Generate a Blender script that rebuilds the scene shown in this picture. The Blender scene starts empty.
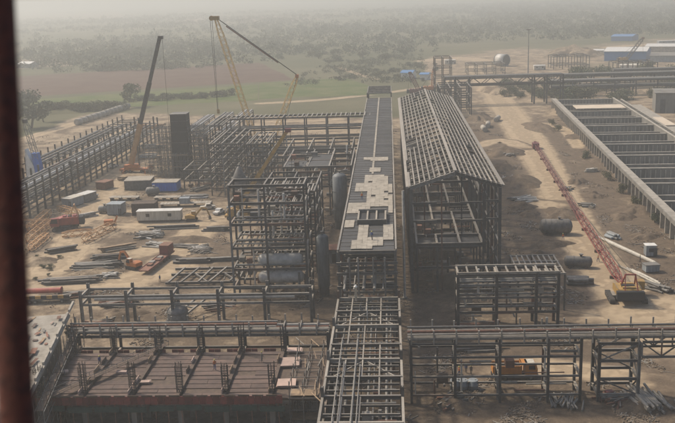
import bpy, math, random
import numpy as np
from mathutils import Matrix, Vector

# ------------------------------------------------------------------ scene, camera, light
SC = bpy.context.scene
COL = SC.collection
rnd = random.Random(11)
R = math.radians
CAM_H = 65.0

# camera frame: world +Y runs down the plant's long axis, the camera stands on a 65 m tower
FPX, CX, CY, PW = 900.0, 337.5, 211.5, 675.0
def _axes(vx=388.0, vy=-9.0, roll=1.15):
    dy = np.array([vx - CX, vy - CY, FPX]); dy /= np.linalg.norm(dy)
    r = R(roll); up = np.array([-math.sin(r), -math.cos(r), 0.0])
    up = up - dy * np.dot(up, dy); up /= np.linalg.norm(up)
    dx = np.cross(dy, -up); dx = dx if dx[0] > 0 else -dx
    return np.stack([dx, dy, up], 1)
CM = _axes()
def at(px, py, z=0.0):
    """survey: the point at height z seen at photo pixel (px, py)"""
    d = CM.T @ np.array([px - CX, py - CY, FPX]); t = (z - CAM_H) / d[2]
    return Vector((d[0] * t, d[1] * t, z))
def at_depth(px, py, Y):
    """survey: the point in the upright plane y = Y seen at photo pixel (px, py)"""
    d = CM.T @ np.array([px - CX, py - CY, FPX]); t = Y / d[1]
    return Vector((d[0] * t, Y, CAM_H + d[2] * t))
cam = bpy.data.cameras.new('camera'); camo = bpy.data.objects.new('camera', cam); COL.objects.link(camo)
cam.sensor_width = 36.0; cam.lens = 36.0 * FPX / PW; cam.clip_start = 0.05; cam.clip_end = 60000
rot = Matrix(((CM[0, 0], CM[0, 1], CM[0, 2]), (-CM[1, 0], -CM[1, 1], -CM[1, 2]), (-CM[2, 0], -CM[2, 1], -CM[2, 2]))).transposed()
camo.matrix_world = Matrix.Translation((0, 0, CAM_H)) @ rot.to_4x4()
cam.dof.use_dof = True; cam.dof.focus_distance = 260.0; cam.dof.aperture_fstop = 4.0
SC.camera = camo

SUN_AZ, SUN_EL = R(-62), R(47)          # direction the light comes from, azimuth from +Y towards +X
world = bpy.data.worlds.new('World'); SC.world = world; world.use_nodes = True
wn = world.node_tree.nodes; wl = world.node_tree.links; wn.clear()
sky = wn.new('ShaderNodeTexSky'); sky.sky_type = 'NISHITA'; sky.sun_disc = False
sky.sun_elevation = SUN_EL; sky.sun_rotation = SUN_AZ
sky.altitude = 0; sky.air_density = 1.0; sky.dust_density = 3.5; sky.ozone_density = 1.2
bg = wn.new('ShaderNodeBackground'); bg.inputs['Strength'].default_value = 0.1
wo = wn.new('ShaderNodeOutputWorld'); wl.new(sky.outputs[0], bg.inputs[0]); wl.new(bg.outputs[0], wo.inputs[0])
sun = bpy.data.lights.new('sun', 'SUN'); suno = bpy.data.objects.new('sun', sun); COL.objects.link(suno)
sun.energy = 2.7; sun.angle = R(5.0); sun.color = (1.0, 0.885, 0.72)
sd = Vector((math.sin(SUN_AZ) * math.cos(SUN_EL), math.cos(SUN_AZ) * math.cos(SUN_EL), math.sin(SUN_EL)))
suno.rotation_euler = sd.to_track_quat('Z', 'Y').to_euler(); suno.location = (0, 0, 300)
vs = SC.view_settings; vs.view_transform = 'Standard'; vs.look = 'None'; vs.gamma = 1.0; vs.exposure = 0.42
vs.use_curve_mapping = False
SC.cycles.use_denoising = True
SC.cycles.max_bounces = 6; SC.cycles.volume_bounces = 2; SC.cycles.diffuse_bounces = 3

# ------------------------------------------------------------------ materials
def lin(r, g, b):
    f = lambda c: (c / 255.0 / 12.92) if c <= 10 else (((c / 255.0) + 0.055) / 1.055) ** 2.4
    return (f(r), f(g), f(b), 1.0)
MATS = {}
def mat(name, col, col2=None, scale=1.5, rough=0.75, metal=0.0, var=0.22, bump=0.0, streak=False, lit_top=0.0):
    """painted / weathered surface: two-tone noise, per-object value drift, top light painted pale on faces that look up"""
    m = bpy.data.materials.new(name); m.use_nodes = True; MATS[name] = m
    n, l = m.node_tree.nodes, m.node_tree.links
    p = n['Principled BSDF']; p.inputs['Roughness'].default_value = rough; p.inputs['Metallic'].default_value = metal
    geo = n.new('ShaderNodeNewGeometry'); tx = n.new('ShaderNodeTexNoise')
    tx.inputs['Scale'].default_value = scale; tx.inputs['Detail'].default_value = 5; tx.inputs['Roughness'].default_value = 0.65
    mp = n.new('ShaderNodeMapping'); mp.inputs['Scale'].default_value = (1, 1, 0.2 if streak else 1)
    l.new(geo.outputs['Position'], mp.inputs[0]); l.new(mp.outputs[0], tx.inputs[0])
    rp = n.new('ShaderNodeMapRange'); rp.inputs[1].default_value = 0.36; rp.inputs[2].default_value = 0.66
    l.new(tx.outputs[0], rp.inputs[0])
    mx = n.new('ShaderNodeMix'); mx.data_type = 'RGBA'
    c2 = col2 or tuple(c * 0.62 for c in col[:3]) + (1,)
    mx.inputs[6].default_value = col; mx.inputs[7].default_value = c2; l.new(rp.outputs[0], mx.inputs[0])
    oi = n.new('ShaderNodeObjectInfo'); hv = n.new('ShaderNodeHueSaturation')
    vr = n.new('ShaderNodeMapRange'); vr.inputs[3].default_value = 1 - var; vr.inputs[4].default_value = 1 + var
    l.new(oi.outputs['Random'], vr.inputs[0]); l.new(vr.outputs[0], hv.inputs['Value'])
    last = mx.outputs[2]
    if lit_top > 0:                                   # light from above put into the colour of upward faces
        sep = n.new('ShaderNodeSeparateXYZ'); l.new(geo.outputs['True Normal'], sep.inputs[0])
        dr = n.new('ShaderNodeMapRange'); dr.inputs[1].default_value = 0.6; dr.inputs[2].default_value = 1.0; dr.inputs[4].default_value = lit_top
        l.new(sep.outputs[2], dr.inputs[0])
        d2 = n.new('ShaderNodeMix'); d2.data_type = 'RGBA'; d2.inputs[7].default_value = (0.33, 0.29, 0.235, 1)
        l.new(dr.outputs[0], d2.inputs[0]); l.new(last, d2.inputs[6]); last = d2.outputs[2]
    l.new(last, hv.inputs['Color']); l.new(hv.outputs[0], p.inputs['Base Color'])
    if bump > 0:
        bp = n.new('ShaderNodeBump'); bp.inputs['Strength'].default_value = bump; bp.inputs['Distance'].default_value = 0.3
        l.new(tx.outputs[0], bp.inputs['Height']); l.new(bp.outputs[0], p.inputs['Normal'])
    return m
mat('steel', (0.084, 0.082, 0.077, 1), (0.044, 0.042, 0.039, 1), 0.8, 0.55, 0.0, 0.25, lit_top=0.55)
mat('primer', (0.145, 0.078, 0.052, 1), (0.08, 0.05, 0.037, 1), 0.8, 0.7, 0.0, 0.25, lit_top=0.5)
mat('steel_pale', (0.31, 0.28, 0.235, 1), (0.15, 0.135, 0.112, 1), 0.8, 0.6, 0.0, 0.2, lit_top=0.6)  # pale steel; bright glints on the lengthwise beams are put into its colour
mat('galv', (0.20, 0.195, 0.18, 1), (0.115, 0.11, 0.10, 1), 1.2, 0.7, 0.0, 0.3, lit_top=0.35)
mat('grating', (0.072, 0.071, 0.07, 1), (0.048, 0.047, 0.046, 1), 0.5, 0.8, 0, 0.18)
mat('plate', (0.40, 0.355, 0.29, 1), (0.26, 0.23, 0.185, 1), 0.7, 0.9, 0, 0.07)
mat('concrete', (0.235, 0.218, 0.19, 1), (0.13, 0.12, 0.103, 1), 0.35, 0.9, 0, 0.1, 0.2, True)
mat('concrete_pale', (0.41, 0.37, 0.31, 1), (0.25, 0.225, 0.185, 1), 0.5, 0.9, 0, 0.1, 0.2)
mat('sand_fill', (0.62, 0.52, 0.40, 1), (0.52, 0.43, 0.32, 1), 0.3, 0.95, 0, 0.05)
mat('formply', (0.135, 0.088, 0.068, 1), (0.082, 0.058, 0.047, 1), 0.9, 0.8, 0, 0.2)
mat('redboard', (0.19, 0.048, 0.038, 1), (0.11, 0.04, 0.034, 1), 0.9, 0.8, 0, 0.3)
mat('timber', (0.36, 0.25, 0.15, 1), (0.22, 0.155, 0.10, 1), 1.2, 0.85, 0, 0.3)
mat('timber_dark', (0.12, 0.085, 0.06, 1), (0.07, 0.05, 0.04, 1), 1.5, 0.9, 0, 0.3)
mat('pinkply', (0.50, 0.36, 0.29, 1), (0.38, 0.28, 0.23, 1), 0.8, 0.8, 0, 0.15)
mat('rust', (0.13, 0.036, 0.02, 1), (0.05, 0.018, 0.012, 1), 60.0, 0.9, 0, 0.1, 0.4)
mat('rust_far', (0.24, 0.115, 0.075, 1), (0.14, 0.075, 0.05, 1), 1.5, 0.85, 0, 0.2)
mat('vessel', (0.135, 0.127, 0.115, 1), (0.075, 0.07, 0.063, 1), 1.2, 0.6, 0.0, 0.12, lit_top=0.3)
mat('vessel_blue', (0.17, 0.18, 0.18, 1), (0.10, 0.105, 0.105, 1), 1.4, 0.6, 0.0, 0.1, streak=True)
mat('clad_pale', (0.58, 0.55, 0.50, 1), (0.38, 0.36, 0.32, 1), 0.8, 0.5, 0.05, 0.08)
mat('white', (0.70, 0.68, 0.63, 1), (0.55, 0.53, 0.48, 1), 1.0, 0.55, 0, 0.08)
mat('cream', (0.60, 0.56, 0.47, 1), (0.40, 0.36, 0.29, 1), 1.6, 0.6, 0, 0.06, streak=True)
mat('blue', (0.035, 0.17, 0.62, 1), (0.04, 0.12, 0.40, 1), 1.6, 0.5, 0, 0.1, streak=True)
mat('blue_pale', (0.10, 0.24, 0.46, 1), (0.08, 0.19, 0.38, 1), 0.05, 0.5, 0, 0.1)
mat('greyblue', (0.30, 0.335, 0.35, 1), (0.19, 0.20, 0.205, 1), 1.6, 0.55, 0, 0.1, streak=True)
mat('yellow', (0.43, 0.255, 0.06, 1), (0.27, 0.17, 0.06, 1), 0.9, 0.5, 0, 0.12)
mat('truck_orange', (0.52, 0.21, 0.035, 1), (0.42, 0.18, 0.04, 1), 0.9, 0.5, 0, 0.05)
mat('crane_yellow', (0.60, 0.40, 0.12, 1), (0.48, 0.30, 0.10, 1), 0.4, 0.5, 0, 0.1)
mat('orange', (0.50, 0.17, 0.04, 1), (0.40, 0.14, 0.04, 1), 0.9, 0.5, 0, 0.12)
mat('tan_orange', (0.52, 0.30, 0.13, 1), (0.40, 0.22, 0.10, 1), 0.9, 0.6, 0, 0.15)
mat('red', (0.32, 0.060, 0.042, 1), (0.20, 0.05, 0.038, 1), 0.9, 0.5, 0, 0.12)
mat('red_dark', (0.20, 0.05, 0.045, 1), (0.13, 0.04, 0.036, 1), 0.9, 0.6, 0, 0.12)
mat('black', (0.022, 0.021, 0.021, 1), (0.030, 0.028, 0.027, 1), 0.5, 0.7, 0, 0.1)
mat('rubber', (0.03, 0.028, 0.026, 1), (0.06, 0.052, 0.042, 1), 2.0, 0.9, 0, 0.1)
mat('glass_dark', (0.03, 0.035, 0.04, 1), (0.02, 0.024, 0.028, 1), 1.0, 0.15, 0, 0.0)
mat('net_green', (0.045, 0.075, 0.06, 1), (0.03, 0.05, 0.042, 1), 1.0, 0.9, 0, 0.1)
mat('bark', (0.10, 0.078, 0.055, 1), (0.06, 0.047, 0.035, 1), 2.0, 0.9, 0, 0.1)
mat('leaf', (0.085, 0.10, 0.045, 1), (0.058, 0.072, 0.034, 1), 0.25, 0.8, 0, 0.28)
mat('leaf_dry', (0.12, 0.115, 0.055, 1), (0.075, 0.08, 0.038, 1), 0.02, 0.85, 0, 0.2)
mat('leaf_wood', (0.10, 0.105, 0.055, 1), (0.068, 0.077, 0.04, 1), 0.03, 0.9, 0, 0.0)
mat('skin', (0.20, 0.115, 0.075, 1), rough=0.6)
mat('clod', (0.24, 0.185, 0.13, 1), (0.15, 0.115, 0.083, 1), 0.6, 0.95, 0, 0.0)
mat('cloth_blue', (0.05, 0.09, 0.22, 1), scale=6, rough=0.9)
mat('cloth_orange', (0.55, 0.16, 0.04, 1), scale=6, rough=0.9)
mat('cloth_grey', (0.14, 0.13, 0.12, 1), scale=6, rough=0.9)
mat('helmet', (0.65, 0.55, 0.10, 1), rough=0.4)

# --- ground materials: soil colour from position, darkness and bare site soil carried as mesh attributes
def soil_group():
    g = bpy.data.node_groups.new('soil', 'ShaderNodeTree')
    g.interface.new_socket('Color', in_out='OUTPUT', socket_type='NodeSocketColor')
    g.interface.new_socket('Height', in_out='OUTPUT', socket_type='NodeSocketFloat')
    n, l = g.nodes, g.links
    out = n.new('NodeGroupOutput'); geo = n.new('ShaderNodeNewGeometry')
    def noise(s, d=6, r=0.6):
        t = n.new('ShaderNodeTexNoise'); t.inputs['Scale'].default_value = s; t.inputs['Detail'].default_value = d
        t.inputs['Roughness'].default_value = r; l.new(geo.outputs['Position'], t.inputs[0]); return t.outputs[0]
    def rng(x, a, b, c=0.0, d=1.0):
        m = n.new('ShaderNodeMapRange'); m.inputs[1].default_value = a; m.inputs[2].default_value = b
        m.inputs[3].default_value = c; m.inputs[4].default_value = d; l.new(x, m.inputs[0]); return m.outputs[0]
    def mix(f, a, b):
        m = n.new('ShaderNodeMix'); m.data_type = 'RGBA'
        for s, v in ((6, a), (7, b)):
            if isinstance(v, tuple): m.inputs[s].default_value = v
            else: l.new(v, m.inputs[s])
        if isinstance(f, (int, float)): m.inputs[0].default_value = f
        else: l.new(f, m.inputs[0])
        return m.outputs[2]
    def mth(op, a, b):
        m = n.new('ShaderNodeMath'); m.operation = op
        for i, v in enumerate((a, b)):
            if isinstance(v, (int, float)): m.inputs[i].default_value = v
            else: l.new(v, m.inputs[i])
        return m.outputs[0]
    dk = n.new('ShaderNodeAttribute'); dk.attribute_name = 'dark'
    st = n.new('ShaderNodeAttribute'); st.attribute_name = 'site'
    med, fine, grit = noise(0.09, 8, 0.7), noise(0.42, 8, 0.75), noise(1.6, 5, 0.75)
    tan = mix(rng(med, 0.35, 0.7), (0.40, 0.31, 0.21, 1), (0.275, 0.212, 0.145, 1))
    drk = mix(rng(fine, 0.3, 0.72), (0.085, 0.064, 0.047, 1), (0.225, 0.17, 0.118, 1))
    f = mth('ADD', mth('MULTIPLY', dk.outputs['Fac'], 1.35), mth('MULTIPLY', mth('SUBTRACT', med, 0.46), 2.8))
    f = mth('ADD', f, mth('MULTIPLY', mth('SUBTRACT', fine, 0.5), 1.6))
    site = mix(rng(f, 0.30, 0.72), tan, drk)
    site = mix(rng(grit, 0.60, 0.74, 0, 0.45), site, (0.09, 0.07, 0.052, 1))
    site = mix(rng(grit, 0.40, 0.28, 0, 0.35), site, (0.46, 0.37, 0.26, 1))
    cn = noise(0.004, 8, 0.6); cn2 = noise(0.02, 5, 0.6)
    dry = mix(rng(cn2, 0.35, 0.65), (0.19, 0.165, 0.10, 1), (0.13, 0.12, 0.068, 1))
    grn = mix(rng(cn2, 0.3, 0.7), (0.085, 0.088, 0.045, 1), (0.125, 0.118, 0.065, 1))
    cty = mix(rng(cn, 0.36, 0.54), dry, grn)
    cty = mix(rng(med, 0.58, 0.70, 0, 0.6), cty, (0.05, 0.06, 0.026, 1))
    sf = mth('ADD', st.outputs['Fac'], mth('MULTIPLY', mth('SUBTRACT', cn2, 0.5), 0.9))
    c = mix(rng(sf, 0.4, 0.6), cty, site)
    l.new(c, out.inputs[0])
    l.new(mth('ADD', mth('MULTIPLY', fine, 0.7), mth('MULTIPLY', grit, 0.3)), out.inputs[1])
    return g
SOIL = soil_group()
def soil_mat(name, over=None, lo=0.25, hi=0.6, nscale=0.35, bump=0.85):
    m = bpy.data.materials.new(name); m.use_nodes = True; MATS[name] = m
    n, l = m.node_tree.nodes, m.node_tree.links; p = n['Principled BSDF']; p.inputs['Roughness'].default_value = 0.95
    p.inputs['Specular IOR Level'].default_value = 0.15
    g = n.new('ShaderNodeGroup'); g.node_tree = SOIL; col = g.outputs[0]
    bp = n.new('ShaderNodeBump'); bp.inputs['Strength'].default_value = bump; bp.inputs['Distance'].default_value = 0.9
    l.new(g.outputs[1], bp.inputs['Height']); l.new(bp.outputs[0], p.inputs['Normal'])
    if over:
        geo = n.new('ShaderNodeNewGeometry'); t = n.new('ShaderNodeTexNoise'); t.inputs['Scale'].default_value = nscale; t.inputs['Detail'].default_value = 6
        l.new(geo.outputs['Position'], t.inputs[0])
        a = n.new('ShaderNodeAttribute'); a.attribute_name = 'edge'
        s = n.new('ShaderNodeMath'); s.operation = 'MULTIPLY_ADD'; s.inputs[1].default_value = 0.9; l.new(t.outputs[0], s.inputs[0])
        l.new(a.outputs['Fac'], s.inputs[2])
        r_ = n.new('ShaderNodeMapRange'); r_.inputs[1].default_value = lo + 0.45; r_.inputs[2].default_value = hi + 0.45; l.new(s.outputs[0], r_.inputs[0])
        t2 = n.new('ShaderNodeTexNoise'); t2.inputs['Scale'].default_value = nscale * 1.7; t2.inputs['Detail'].default_value = 7; l.new(geo.outputs['Position'], t2.inputs[0])
        c2 = n.new('ShaderNodeMix'); c2.data_type = 'RGBA'; c2.inputs[6].default_value = over[0]; c2.inputs[7].default_value = over[1]
        r2 = n.new('ShaderNodeMapRange'); r2.inputs[1].default_value = 0.35; r2.inputs[2].default_value = 0.68; l.new(t2.outputs[0], r2.inputs[0]); l.new(r2.outputs[0], c2.inputs[0])
        if name.startswith('field'):                   # ploughing and sowing rows
            wv = n.new('ShaderNodeTexWave'); wv.inputs['Scale'].default_value = 0.06; wv.inputs['Distortion'].default_value = 6.0; wv.inputs['Detail'].default_value = 4; wv.inputs['Detail Scale'].default_value = 0.3
            rm = n.new('ShaderNodeMapping'); rm.inputs['Rotation'].default_value = (0, 0, 1.35); l.new(geo.outputs['Position'], rm.inputs[0]); l.new(rm.outputs[0], wv.inputs[0])
            cw = n.new('ShaderNodeMix'); cw.data_type = 'RGBA'; cw.blend_type = 'MULTIPLY'; cw.inputs[7].default_value = (0.62, 0.6, 0.58, 1)
            wr_ = n.new('ShaderNodeMapRange'); wr_.inputs[4].default_value = 0.55; l.new(wv.outputs['Fac'], wr_.inputs[0]); l.new(wr_.outputs[0], cw.inputs[0]); l.new(c2.outputs[2], cw.inputs[6]); c2 = cw
        if name == 'road_dust':                        # wheel ruts following the road
            w1 = n.new('ShaderNodeMath'); w1.operation = 'MULTIPLY_ADD'; w1.inputs[1].default_value = 16.0; l.new(a.outputs['Fac'], w1.inputs[0])
            w2 = n.new('ShaderNodeMath'); w2.operation = 'MULTIPLY'; w2.inputs[1].default_value = 9.0; l.new(t2.outputs[0], w2.inputs[0]); l.new(w2.outputs[0], w1.inputs[2])
            w3 = n.new('ShaderNodeMath'); w3.operation = 'SINE'; l.new(w1.outputs[0], w3.inputs[0])
            w4 = n.new('ShaderNodeMapRange'); w4.inputs[1].default_value = 0.55; w4.inputs[2].default_value = 1.0; w4.inputs[4].default_value = 0.45; l.new(w3.outputs[0], w4.inputs[0])
            c3 = n.new('ShaderNodeMix'); c3.data_type = 'RGBA'; c3.inputs[7].default_value = (0.24, 0.18, 0.12, 1); l.new(w4.outputs[0], c3.inputs[0]); l.new(c2.outputs[2], c3.inputs[6]); c2 = c3
        mx = n.new('ShaderNodeMix'); mx.data_type = 'RGBA'; l.new(r_.outputs[0], mx.inputs[0]); l.new(col, mx.inputs[6]); l.new(c2.outputs[2], mx.inputs[7])
        col = mx.outputs[2]
    l.new(col, p.inputs['Base Color']); return m
soil_mat('soil')
soil_mat('road_dust', ((0.46, 0.355, 0.235, 1), (0.35, 0.27, 0.18, 1)), nscale=0.25, bump=0.3)
soil_mat('field_brown', ((0.115, 0.066, 0.05, 1), (0.15, 0.095, 0.07, 1)), 0.2, 0.4, 0.03)
soil_mat('field_green', ((0.085, 0.125, 0.032, 1), (0.165, 0.165, 0.072, 1)), 0.2, 0.4, 0.035)
soil_mat('field_pale', ((0.30, 0.235, 0.165, 1), (0.23, 0.185, 0.13, 1)), 0.1, 0.35, 0.03)

# ------------------------------------------------------------------ mesh helpers
class MB:
    """collects simple solids, build() links them as one mesh object"""
    def __init__(s): s.v = []; s.f = []
    def add(s, vs, fs):
        k = len(s.v); s.v += [tuple(v) for v in vs]; s.f += [tuple(i + k for i in f) for f in fs]; return s
    def hexa(s, p):
        return s.add(p, [(0, 3, 2, 1), (4, 5, 6, 7), (0, 1, 5, 4), (1, 2, 6, 5), (2, 3, 7, 6), (3, 0, 4, 7)])
    def box(s, c, d, rz=0.0):
        x, y, z = (k / 2 for k in d); ca, sa = math.cos(rz), math.sin(rz)
        pts = [(-x, -y, -z), (x, -y, -z), (x, y, -z), (-x, y, -z), (-x, -y, z), (x, -y, z), (x, y, z), (-x, y, z)]
        return s.hexa([(c[0] + a * ca - b * sa, c[1] + a * sa + b * ca, c[2] + e) for a, b, e in pts])
    def bar(s, p, q, w, h=None, up=(0, 0, 1)):
        p, q = Vector(p), Vector(q); h = h or w; d = (q - p).normalized(); u = Vector(up)
        if abs(d.dot(u)) > 0.98: u = Vector((0, 1, 0))
        x = d.cross(u).normalized() * (w / 2); y = x.cross(d).normalized() * (h / 2)
        return s.hexa([p - x - y, p + x - y, p + x + y, p - x + y, q - x - y, q + x - y, q + x + y, q - x + y])
    def tube(s, p, q, r0, r1=None, n=10, caps=True):
        p, q = Vector(p), Vector(q); r1 = r0 if r1 is None else r1; d = (q - p).normalized()
        u = Vector((0, 0, 1)) if abs(d.z) < 0.9 else Vector((0, 1, 0))
        x = d.cross(u).normalized(); y = d.cross(x)
        a = [(math.cos(6.28318 * i / n), math.sin(6.28318 * i / n)) for i in range(n)]
        vs = [p + (x * c + y * k) * r0 for c, k in a] + [q + (x * c + y * k) * r1 for c, k in a]
        fs = [(i, (i + 1) % n, n + (i + 1) % n, n + i) for i in range(n)]
        if caps: fs += [tuple(range(n - 1, -1, -1)), tuple(range(n, 2 * n))]
        return s.add(vs, fs)
    def lathe(s, p, d, prof, n=20):
        """profile of (distance along d, radius)"""
        p, d = Vector(p), Vector(d).normalized(); u = Vector((0, 0, 1)) if abs(d.z) < 0.9 else Vector((0, 1, 0))
        x = d.cross(u).normalized(); y = d.cross(x); vs = []; fs = []
        for t, r in prof:
            vs += [p + d * t + (x * math.cos(6.28318 * i / n) + y * math.sin(6.28318 * i / n)) * max(r, 1e-3) for i in range(n)]
        for k in range(len(prof) - 1):
            fs += [(k * n + i, k * n + (i + 1) % n, (k + 1) * n + (i + 1) % n, (k + 1) * n + i) for i in range(n)]
        fs += [tuple(range(n - 1, -1, -1)), tuple(range((len(prof) - 1) * n, len(prof) * n))]
        return s.add(vs, fs)
    def prism(s, pts, y0, y1):
        """(x, z) outline extruded along y"""
        n = len(pts); vs = [(x, y0, z) for x, z in pts] + [(x, y1, z) for x, z in pts]
        fs = [(i, (i + 1) % n, n + (i + 1) % n, n + i) for i in range(n)] + [tuple(range(n - 1, -1, -1)), tuple(range(n, 2 * n))]
        return s.add(vs, fs)
    def lattice(s, p, q, w0, w1, n, t=0.09, up=(0, 0, 1), w2=None, k1=0.12, k2=0.88):
        """square lattice boom with tapered ends"""
        p, q = Vector(p), Vector(q); d = (q - p).normalized(); u = Vector(up)
        if abs(d.dot(u)) > 0.98: u = Vector((0, 1, 0))
        x = d.cross(u).normalized(); y = x.cross(d).normalized(); w2 = w0 if w2 is None else w2
        def wd(f):
            if f < k1: return w0 + (w1 - w0) * f / k1
            if f > k2: return w2 + (w1 - w2) * (1 - f) / (1 - k2)
            return w1
        def pt(i, c):
            f = i / n; h = wd(f) / 2; a, b = ((-1, -1), (1, -1), (1, 1), (-1, 1))[c]
            return p.lerp(q, f) + x * (a * h) + y * (b * h)
        for i in range(n):
            for c in range(4):
                s.bar(pt(i, c), pt(i + 1, c), t)
                e = (c + 1) % 4
                if (i + c) % 2: s.bar(pt(i, c), pt(i + 1, e), t * 0.6)
                else: s.bar(pt(i, e), pt(i + 1, c), t * 0.6)
        return s
    def mesh(s, m, name='mesh', smooth=False):
        me = bpy.data.meshes.new(name); me.from_pydata(s.v, [], s.f); me.materials.append(MATS[m])
        if smooth:
            me.polygons.foreach_set('use_smooth', [len(p.vertices) == 4 for p in me.polygons])
        me.update(); return me
    def build(s, name, m, parent=None, loc=(0, 0, 0), rz=0, smooth=False, sub=False):
        return link(name, s.mesh(m, name, smooth), parent, Matrix.Translation(loc) @ Matrix.Rotation(rz, 4, 'Z'), sub)
def link(name, me, parent=None, M=None, sub=False):
    o = bpy.data.objects.new(name, me); COL.objects.link(o)
    if M is not None: o.matrix_basis = M
    if parent is not None:
        o.parent = parent
        if sub: o.matrix_parent_inverse = parent.matrix_basis.inverted()
    return o
def tag(o, label, cat, group=None):
    o['label'] = label; o['category'] = cat
    if group: o['group'] = group
    return o
def struct(o): o['kind'] = 'structure'; return o
def thing(name, label, cat, loc=(0, 0, 0), rz=0.0, group=None):
    o = bpy.data.objects.new(name, None); COL.objects.link(o); o.location = loc; o.rotation_euler = (0, 0, rz)
    o.empty_display_size = 0.5
    return tag(o, label, cat, group)
def copy_tree(o, parent=None):
    c = o.copy(); COL.objects.link(c); c.parent = parent
    for ch in list(o.children): copy_tree(ch, c)
    return c

UNIT = {}; mrnd = random.Random(5)
def unit(kind, m):
    if (kind, m) in UNIT: return UNIT[kind, m]
    b = MB()
    if kind == 'box': b.box((0, 0, 0.5), (1, 1, 1))
    elif kind == 'tube': b.tube((0, 0, 0), (0, 0, 1), 0.5, n=12)
    else:                                            # rolled I section, unit long
        t, w = 0.16, 0.10
        pr = [(-.5, -.5), (.5, -.5), (.5, -.5 + t), (w, -.5 + t), (w, .5 - t), (.5, .5 - t), (.5, .5), (-.5, .5), (-.5, .5 - t), (-w, .5 - t), (-w, -.5 + t), (-.5, -.5 + t)]
        b.add([(x, y, 0) for x, y in pr] + [(x, y, 1) for x, y in pr],
              [(i, (i + 1) % 12, 12 + (i + 1) % 12, 12 + i) for i in range(12)]
              + [(3, 2, 1, 0, 11, 10), (9, 8, 7, 6, 5, 4), (3, 10, 9, 4), (12, 13, 14, 15, 22, 23), (16, 17, 18, 19, 20, 21), (22, 15, 16, 21)])
    me = b.mesh(m, kind + '_' + m, smooth=(kind == 'tube')); UNIT[kind, m] = me; return me
def member(T, name, p, q, w, h=None, m='steel', kind='ibeam', up=(0, 0, 1), sub=False):
    """one steel member from p to q as an object of its own (shared mesh, scaled)"""
    if m == 'steel': t = mrnd.random(); m = 'primer' if t < .09 else ('galv' if t < .17 else m)
    p, q = Vector(p), Vector(q); h = h or w; L = (q - p).length; d = (q - p) / L; u = Vector(up)
    if abs(d.dot(u)) > 0.98: u = Vector((0, 1, 0))
    x = d.cross(u).normalized(); y = x.cross(d).normalized()
    M = Matrix(((x.x * w, y.x * h, d.x * L, p.x), (x.y * w, y.y * h, d.y * L, p.y), (x.z * w, y.z * h, d.z * L, p.z), (0, 0, 0, 1)))
    return link(name, unit(kind, m), T, M, sub)
def panel(T, name, c, d, m, rz=0.0, sub=False):
    M = Matrix.Translation((c[0], c[1], c[2] - d[2] / 2)) @ Matrix.Rotation(rz, 4, 'Z') @ Matrix.Diagonal((d[0], d[1], d[2], 1))
    return link(name, unit('box', m), T, M, sub)
def pipe(T, name, p, q, dia, m='galv'): return member(T, name, p, q, dia, dia, m, 'tube')

# ------------------------------------------------------------------ ground, fields, roads
def smooth(a, b, x):
    t = np.clip((x - a) / (b - a), 0, 1); return t * t * (3 - 2 * t)
DARK = []          # darker brown, churned patches, several beneath structures: (x, y, rx, ry, amount)
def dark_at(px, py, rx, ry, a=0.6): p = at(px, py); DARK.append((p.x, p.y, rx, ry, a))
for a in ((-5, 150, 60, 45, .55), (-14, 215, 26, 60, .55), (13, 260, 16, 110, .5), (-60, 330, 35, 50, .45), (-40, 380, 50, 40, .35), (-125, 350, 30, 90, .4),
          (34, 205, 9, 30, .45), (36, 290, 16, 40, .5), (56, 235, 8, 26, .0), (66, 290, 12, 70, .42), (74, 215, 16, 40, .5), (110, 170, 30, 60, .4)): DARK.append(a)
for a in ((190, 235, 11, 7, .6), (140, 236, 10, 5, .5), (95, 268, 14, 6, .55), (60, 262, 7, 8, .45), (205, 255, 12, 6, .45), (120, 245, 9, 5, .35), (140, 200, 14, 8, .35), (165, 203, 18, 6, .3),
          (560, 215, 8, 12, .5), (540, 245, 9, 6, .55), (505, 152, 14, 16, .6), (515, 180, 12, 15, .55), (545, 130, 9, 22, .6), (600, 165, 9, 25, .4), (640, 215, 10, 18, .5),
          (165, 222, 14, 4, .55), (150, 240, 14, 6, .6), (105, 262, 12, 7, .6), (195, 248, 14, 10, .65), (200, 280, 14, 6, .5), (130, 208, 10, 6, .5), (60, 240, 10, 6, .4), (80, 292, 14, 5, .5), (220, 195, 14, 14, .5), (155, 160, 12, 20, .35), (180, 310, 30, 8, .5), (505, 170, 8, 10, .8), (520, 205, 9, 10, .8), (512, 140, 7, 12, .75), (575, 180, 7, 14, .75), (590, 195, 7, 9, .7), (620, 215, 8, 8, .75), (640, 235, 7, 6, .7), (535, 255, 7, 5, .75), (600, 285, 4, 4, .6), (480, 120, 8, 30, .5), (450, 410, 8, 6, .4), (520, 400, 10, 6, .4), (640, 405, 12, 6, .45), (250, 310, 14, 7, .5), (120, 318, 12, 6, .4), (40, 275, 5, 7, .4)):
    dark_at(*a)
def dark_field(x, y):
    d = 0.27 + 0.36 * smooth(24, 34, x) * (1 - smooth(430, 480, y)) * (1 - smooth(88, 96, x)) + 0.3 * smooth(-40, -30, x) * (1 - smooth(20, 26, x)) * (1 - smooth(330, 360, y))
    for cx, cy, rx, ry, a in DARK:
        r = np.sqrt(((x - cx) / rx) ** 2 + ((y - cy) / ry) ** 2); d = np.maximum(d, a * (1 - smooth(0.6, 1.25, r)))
    return d
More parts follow.
